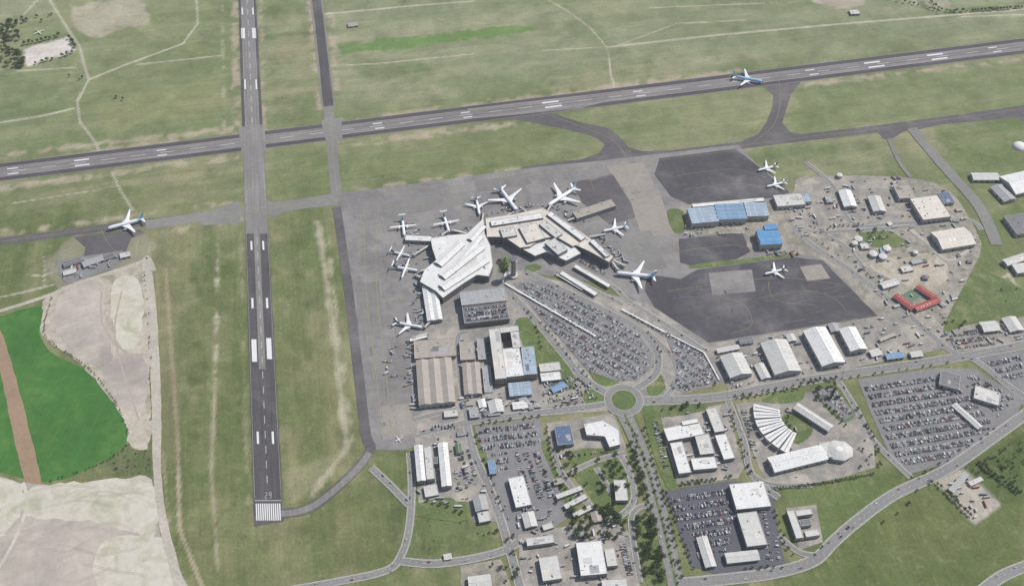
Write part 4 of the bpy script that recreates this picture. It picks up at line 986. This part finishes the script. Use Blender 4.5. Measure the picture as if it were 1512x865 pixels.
ind=[(1200,290),(1235,270),(1330,262),(1400,285),(1435,340),(1440,370),(1420,420),(1390,500),(1310,455),(1270,400),(1215,340)]
scatter(ind,105,'veh','yard_vehicles'); scatter(ind,55,'container','shipping_containers'); scatter(ind,18,'shed','storage_sheds')
scatter([(1160,310),(1205,300),(1215,345),(1180,350)],26,'veh','yard_vehicles')
hy=[(1050,512),(1290,470),(1335,466),(1385,512),(1200,552),(1082,576)]
scatter(hy,80,'veh','yard_vehicles'); scatter(hy,24,'container','shipping_containers')
mid=[(676,500),(720,500),(728,580),(790,590),(800,602),(700,616),(680,600)]
scatter(mid,70,'veh','yard_vehicles'); scatter(mid,22,'shed','storage_sheds'); scatter(mid,20,'container','shipping_containers')
for p,n in [([(610,520),(600,500),(606,600),(615,610)],20),([(600,330),(640,345),(640,380),(600,400)],26),([(700,315),(800,300),(850,315),(880,330),(850,330),(800,304),(720,318)],34),([(655,345),(700,335),(690,343)],8),([(880,345),(900,360),(930,390),(905,380)],16),([(608,410),(622,430),(630,480),(612,480)],16),([(560,500),(605,500),(606,560),(570,570)],8),([(1010,335),(1100,330),(1110,345),(1010,350)],14)]:
    scatter(p,n,'veh','ground_service_vehicles'); scatter(p,n//2,'cart','baggage_carts')
scatter([(612,648),(690,636),(712,700),(730,765),(618,740)],50,'veh','yard_vehicles'); scatter([(768,790),(900,770),(935,795),(940,860),(772,870)],60,'veh','yard_vehicles')
scatter([(740,745),(800,750),(840,760),(800,790),(755,780)],30,'veh','yard_vehicles'); scatter([(975,614),(1070,600),(1095,690),(1000,712)],40,'veh','yard_vehicles')
scatter([(1386,494),(1500,476),(1510,500),(1410,516)],24,'container','shipping_containers'); scatter([(88,390),(180,374),(165,395),(100,415)],20,'container','shipping_containers')
scatter([(1120,600),(1160,595),(1260,640),(1285,680),(1150,715)],16,'veh','yard_vehicles'); scatter([(810,560),(870,560),(880,590),(800,598)],24,'veh','yard_vehicles')
scatter([(1395,715),(1430,700),(1470,745),(1440,765)],18,'container','shipping_containers')
scatter([(1130,372),(1175,372),(1180,378),(1130,380)],10,'container','shipping_containers')
CM=[]
for i,m_ in enumerate(CARM[:6]):
    b=MB(); put(b,T_CAR,0,0,0,0,m_); o=b.build('car'); CM.append(o.data); bpy.data.objects.remove(o)
for l,w,ln,mat in RL:
    if not ln: continue
    s=random.uniform(10,40); acc=0
    for i in range(1,len(l)):
        d=math.dist(l[i-1],l[i]); acc+=d
        if acc>s and inside(toimg(*l[i]),[(0,0),(1512,0),(1512,865),(0,865)]):
            acc=0; s=random.uniform(15,70); dr=random.choice([-1,1]); a=math.atan2(l[i][1]-l[i-1][1],l[i][0]-l[i-1][0]); off=dr*w*.24
            if w>20: off=dr*random.choice([4.6,8.6])
            o=bpy.data.objects.new('car',random.choice(CM)); o.location=(l[i][0]-math.sin(a)*off,l[i][1]+math.cos(a)*off,ZC[0]); o.rotation_euler=(0,0,a+(0 if dr>0 else math.pi)); link(o)
# ---------------------------------------------------------------- trees
def tree_mesh(seed,conic=False):
    R=random.Random(seed); b=MB()
    def limb(p,q,r0,r1,n=5):
        d=Vector(q)-Vector(p); d.normalize(); s=d.orthogonal().normalized(); t=d.cross(s)
        A=[Vector(p)+(s*math.cos(2*math.pi*k/n)+t*math.sin(2*math.pi*k/n))*r0 for k in range(n)]; Bq=[Vector(q)+(s*math.cos(2*math.pi*k/n)+t*math.sin(2*math.pi*k/n))*r1 for k in range(n)]
        for k in range(n): j=(k+1)%n; b.face([A[k],A[j],Bq[j],Bq[k]],M['bark'])
    limb((0,0,0),(0,0,4.2),.38,.26); clumps=[]
    for k in range(6):
        a=k*1.05+R.uniform(-.3,.3); rr=R.uniform(1.4,2.9); z=R.uniform(4.5,7.6); e=(rr*math.cos(a),rr*math.sin(a),z); limb((0,0,R.uniform(2.6,4)),e,.17,.05,4); clumps.append((e,R.uniform(1.2,1.9)))
    clumps.append(((0,0,8.2),1.7)); clumps.append(((.3,-.2,6),2))
    if conic: clumps=[((R.uniform(-.3,.3),R.uniform(-.3,.3),1.5+k*1.2),2.3-.26*k) for k in range(8)]
    for (c,r) in clumps:
        for _ in range(46):
            u=Vector((R.gauss(0,1),R.gauss(0,1),R.gauss(0,1))).normalized()*r*R.uniform(.55,1.1); p=Vector(c)+u
            nrm=(u.normalized()+Vector((R.uniform(-.6,.6),R.uniform(-.6,.6),R.uniform(-.2,.9)))).normalized(); s=nrm.orthogonal().normalized(); t=nrm.cross(s); k=R.uniform(.3,.62)
            an=R.uniform(0,3); s,t=s*math.cos(an)+t*math.sin(an),t*math.cos(an)-s*math.sin(an)
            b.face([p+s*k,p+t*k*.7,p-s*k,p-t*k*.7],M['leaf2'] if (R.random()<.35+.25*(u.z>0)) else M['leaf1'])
    o=b.build('tree'); me=o.data; bpy.data.objects.remove(o); return me
TM=[tree_mesh(i) for i in range(4)]; TCN=[tree_mesh(9,True),tree_mesh(10,True)]
def tree(x,y,s=1,conic=False):
    o=bpy.data.objects.new('conifer_tree' if conic else 'tree',random.choice(TCN if conic else TM)); o.location=(x,y,0); o.rotation_euler=(0,0,random.uniform(0,6.3))
    o.scale=(s*random.uniform(.85,1.2),s*random.uniform(.85,1.2),s*random.uniform(.8,1.15)); link(o)
def trow(pts,sp,s,j=1.5,conic=False,skip=.1):
    l=smooth(W(pts)); acc=0
    for i in range(1,len(l)):
        d=math.dist(l[i-1],l[i]); t=0
        while acc+ (d-t)>=sp:
            t+=sp-acc; acc=0
            if random.random()>skip:
                k=t/d; tree(l[i-1][0]+(l[i][0]-l[i-1][0])*k+random.uniform(-j,j),l[i-1][1]+(l[i][1]-l[i-1][1])*k+random.uniform(-j,j),s*random.uniform(.7,1.25),conic)
        acc+=d-t
def tarea(poly,n,s,conic=False):
    w=W(poly); k=0
    while k<n:
        x=random.uniform(min(p[0] for p in w),max(p[0] for p in w)); y=random.uniform(min(p[1] for p in w),max(p[1] for p in w))
        if inside((x,y),w): tree(x,y,s*random.uniform(.6,1.3),conic); k+=1
trow([(925,618),(942,655),(960,702),(982,780),(1003,870)],12,.6,.8)
trow([(950,625),(966,690),(989,770),(1009,860)],12,.8,1.5)
trow([(935,655),(948,710),(965,770),(975,840)],10,1.2,3)
trow([(928,650),(940,700),(945,740)],10,1.25,3)
tarea([(840,755),(905,745),(930,765),(925,795),(850,800)],44,1.3)
tarea([(938,760),(965,760),(985,860),(955,862)],42,1.25)
tarea([(870,672),(915,668),(935,700),(935,740),(900,750)],18,1.15)
tarea([(812,660),(835,655),(870,715),(850,745)],20,.9)
tarea([(800,690),(840,700),(850,770),(815,770)],10,.8)
tarea([(690,775),(760,790),(770,860),(740,860)],12,.8)
trow([(795,470),(830,515),(870,560)],12,.55,1); trow([(770,450),(790,480),(800,520)],12,.65,1)
trow([(960,548),(975,520),(955,490)],12,.5,1); trow([(985,575),(1065,566)],12,.6,1); trow([(810,602),(890,588)],12,.6,1.5)
trow([(700,636),(720,690),(745,760)],12,.7,2); trow([(620,735),(690,760)],12,.7,2); trow([(702,628),(798,614)],12,.6,1); trow([(805,625),(820,690),(845,740)],10,.7,1.5)
trow([(1180,565),(1235,560)],9,.9,2); trow([(1200,580),(1250,630)],10,.8,2); tarea([(1196,570),(1230,566),(1240,590),(1205,590)],16,.95)
trow([(1138,722),(1200,716),(1290,700)],5,.6,.5,skip=0); trow([(1262,600),(1290,650),(1300,690)],8,.7,1.5); tarea([(1265,640),(1290,660),(1300,690),(1270,695)],8,.6)
trow([(1000,716),(1080,704)],8,.8,1); trow([(1075,600),(1095,660),(1108,700)],10,.7,1.5); trow([(980,722),(1010,800),(1025,845)],10,.75,1.5)
trow([(1080,590),(1180,574)],11,.7,1); trow([(1160,600),(1165,640)],8,.8,2); trow([(1090,840),(1160,838)],11,.7,2); trow([(1140,745),(1158,800),(1170,820)],11,.7,1.5)
tarea([(975,600),(1040,594),(1045,604),(980,612)],14,.8); trow([(735,382),(750,404)],7,.9,1.5); tarea([(740,384),(752,381),(748,402),(738,404)],8,.9)
trow([(1175,335),(1215,362),(1290,412),(1340,448)],13,.55,1.5,skip=.4); trow([(1210,338),(1280,332)],10,.6,2,skip=.3)
trow([(1395,700),(1345,735),(1290,790)],30,.7,4); tarea([(1255,340),(1300,335),(1320,350),(1280,356)],12,.65)
trow([(1345,712),(1400,678),(1470,632)],16,.55,2,skip=.3); tarea([(1420,575),(1445,560),(1470,570),(1440,575)],4,.6); tarea([(1380,470),(1430,476),(1410,490)],6,.7)
tarea([(0,35),(28,30),(36,60),(0,66)],26,1.5); tarea([(2,70),(30,75),(38,98),(15,108),(0,90)],24,1.5); trow([(30,68),(60,62),(98,52)],10,1.3); trow([(38,98),(90,86),(112,76)],12,1.1,2,skip=.2); trow([(100,52),(114,72)],10,1.2)
tarea([(20,30),(80,15),(90,25),(30,42)],10,1.1); tarea([(100,110),(135,108),(135,128),(110,130)],4,.6); tree(*P(172,145),.9); tree(*P(182,148),.8)
trow([(1370,-2),(1400,18),(1512,12)],8,1.0,2,skip=.1); trow([(1300,-2),(1350,8),(1400,22)],10,.8,2,skip=.4)
trow([(1380,710),(1440,770)],6,.9,1.5,skip=.1); tarea([(1425,690),(1512,645),(1512,740)],60,.5); trow([(1440,680),(1512,735)],6,.95,2)
trow([(80,435),(68,470),(70,500),(110,528),(145,558),(180,612),(188,655),(150,684),(75,710)],6,.42,1,skip=.2)
trow([(214,395),(222,520),(224,650)],12,.35,2,skip=.4); tarea([(160,665),(220,655),(222,700),(170,700)],26,.35)
trow([(620,830),(600,838),(560,852)],16,.4,3,skip=.4); tarea([(600,760),(720,775),(725,800),(605,825)],10,.35)
trow([(1060,590),(1200,566),(1400,536)],15,.55,1,skip=.2); tarea([(1466,425),(1500,420),(1505,450),(1475,448)],6,.4)
trow([(812,400),(838,415)],8,.5,1); trow([(1262,772),(1200,824)],18,.65,3)
b=MB(); b.box(0,0,0,.2,.2,10,0,M['unit']); b.box(.9,0,9.8,2.2,.25,.2,0,M['unit']); b.box(-.9,0,9.79,2.2,.24,.19,0,M['unit']); o=b.build('street_lamp'); lm=o.data; bpy.data.objects.remove(o)
for l,w,ln,mat in RL[:5]:
    for i in range(0,len(l),3):
        o=bpy.data.objects.new('street_lamp',lm); a=math.atan2(l[min(i+1,len(l)-1)][1]-l[i-1 if i else 0][1],l[min(i+1,len(l)-1)][0]-l[i-1 if i else 0][0]); k=0 if w>20 else w/2+1.5
        o.location=(l[i][0]-math.sin(a)*k,l[i][1]+math.cos(a)*k,0); o.rotation_euler=(0,0,a+math.pi/2); link(o)
# ---------------------------------------------------------------- summer haze: thin real scattering layer over the whole plain
hm_=bpy.data.materials.new('haze_air'); hm_.use_nodes=True; nt=hm_.node_tree
for n_ in list(nt.nodes):
    if n_.type!='OUTPUT_MATERIAL': nt.nodes.remove(n_)
vs_=nt.nodes.new('ShaderNodeVolumeScatter'); vs_.inputs['Density'].default_value=4.0e-5; vs_.inputs['Color'].default_value=(.95,.96,1,1); vs_.inputs['Anisotropy'].default_value=.1
out=[n_ for n_ in nt.nodes if n_.type=='OUTPUT_MATERIAL'][0]; nt.links.new(vs_.outputs[0],out.inputs['Volume'])
b=MB(); X0,X1,Y0,Y1,Z0,Z1=-9000,9000,-6000,14000,-20,1800
q=[(X0,Y0),(X1,Y0),(X1,Y1),(X0,Y1)]; b.prism(q,Z0,Z1,hm_,hm_); b.face([(p[0],p[1],Z0) for p in q[::-1]],hm_); b.build('sky_haze')
# ---------------------------------------------------------------- light & camera
el=math.radians(52); azm=math.radians(62)
sd=Vector((math.sin(azm)*math.cos(el),math.cos(azm)*math.cos(el),math.sin(el)))
sl=bpy.data.lights.new('sun','SUN'); sl.energy=4.5; sl.angle=math.radians(.5); sl.color=(1,.955,.89)
so=bpy.data.objects.new('sun',sl); so.rotation_euler=sd.to_track_quat('Z','Y').to_euler(); so.location=(500,500,2000); link(so)
wd=bpy.data.worlds.new('World'); sc.world=wd; wd.use_nodes=True; nt=wd.node_tree
sk=nt.nodes.new('ShaderNodeTexSky'); sk.sky_type='NISHITA'; sk.sun_disc=False; sk.sun_elevation=el; sk.sun_rotation=azm
nt.links.new(sk.outputs[0],nt.nodes['Background'].inputs[0]); nt.nodes['Background'].inputs[1].default_value=.115
cd=bpy.data.cameras.new('camera'); co=bpy.data.objects.new('camera',cd); co.location=(0,0,H); co.rotation_euler=(math.pi/2-TH,0,0)
cd.sensor_width=36; cd.lens=F/1512*36; cd.clip_start=10; cd.clip_end=100000; link(co); sc.camera=co
sc.view_settings.view_transform='Standard'; sc.view_settings.look='None'; sc.view_settings.exposure=0
print('layers z',ZC[0],'objects',len(bpy.data.objects))
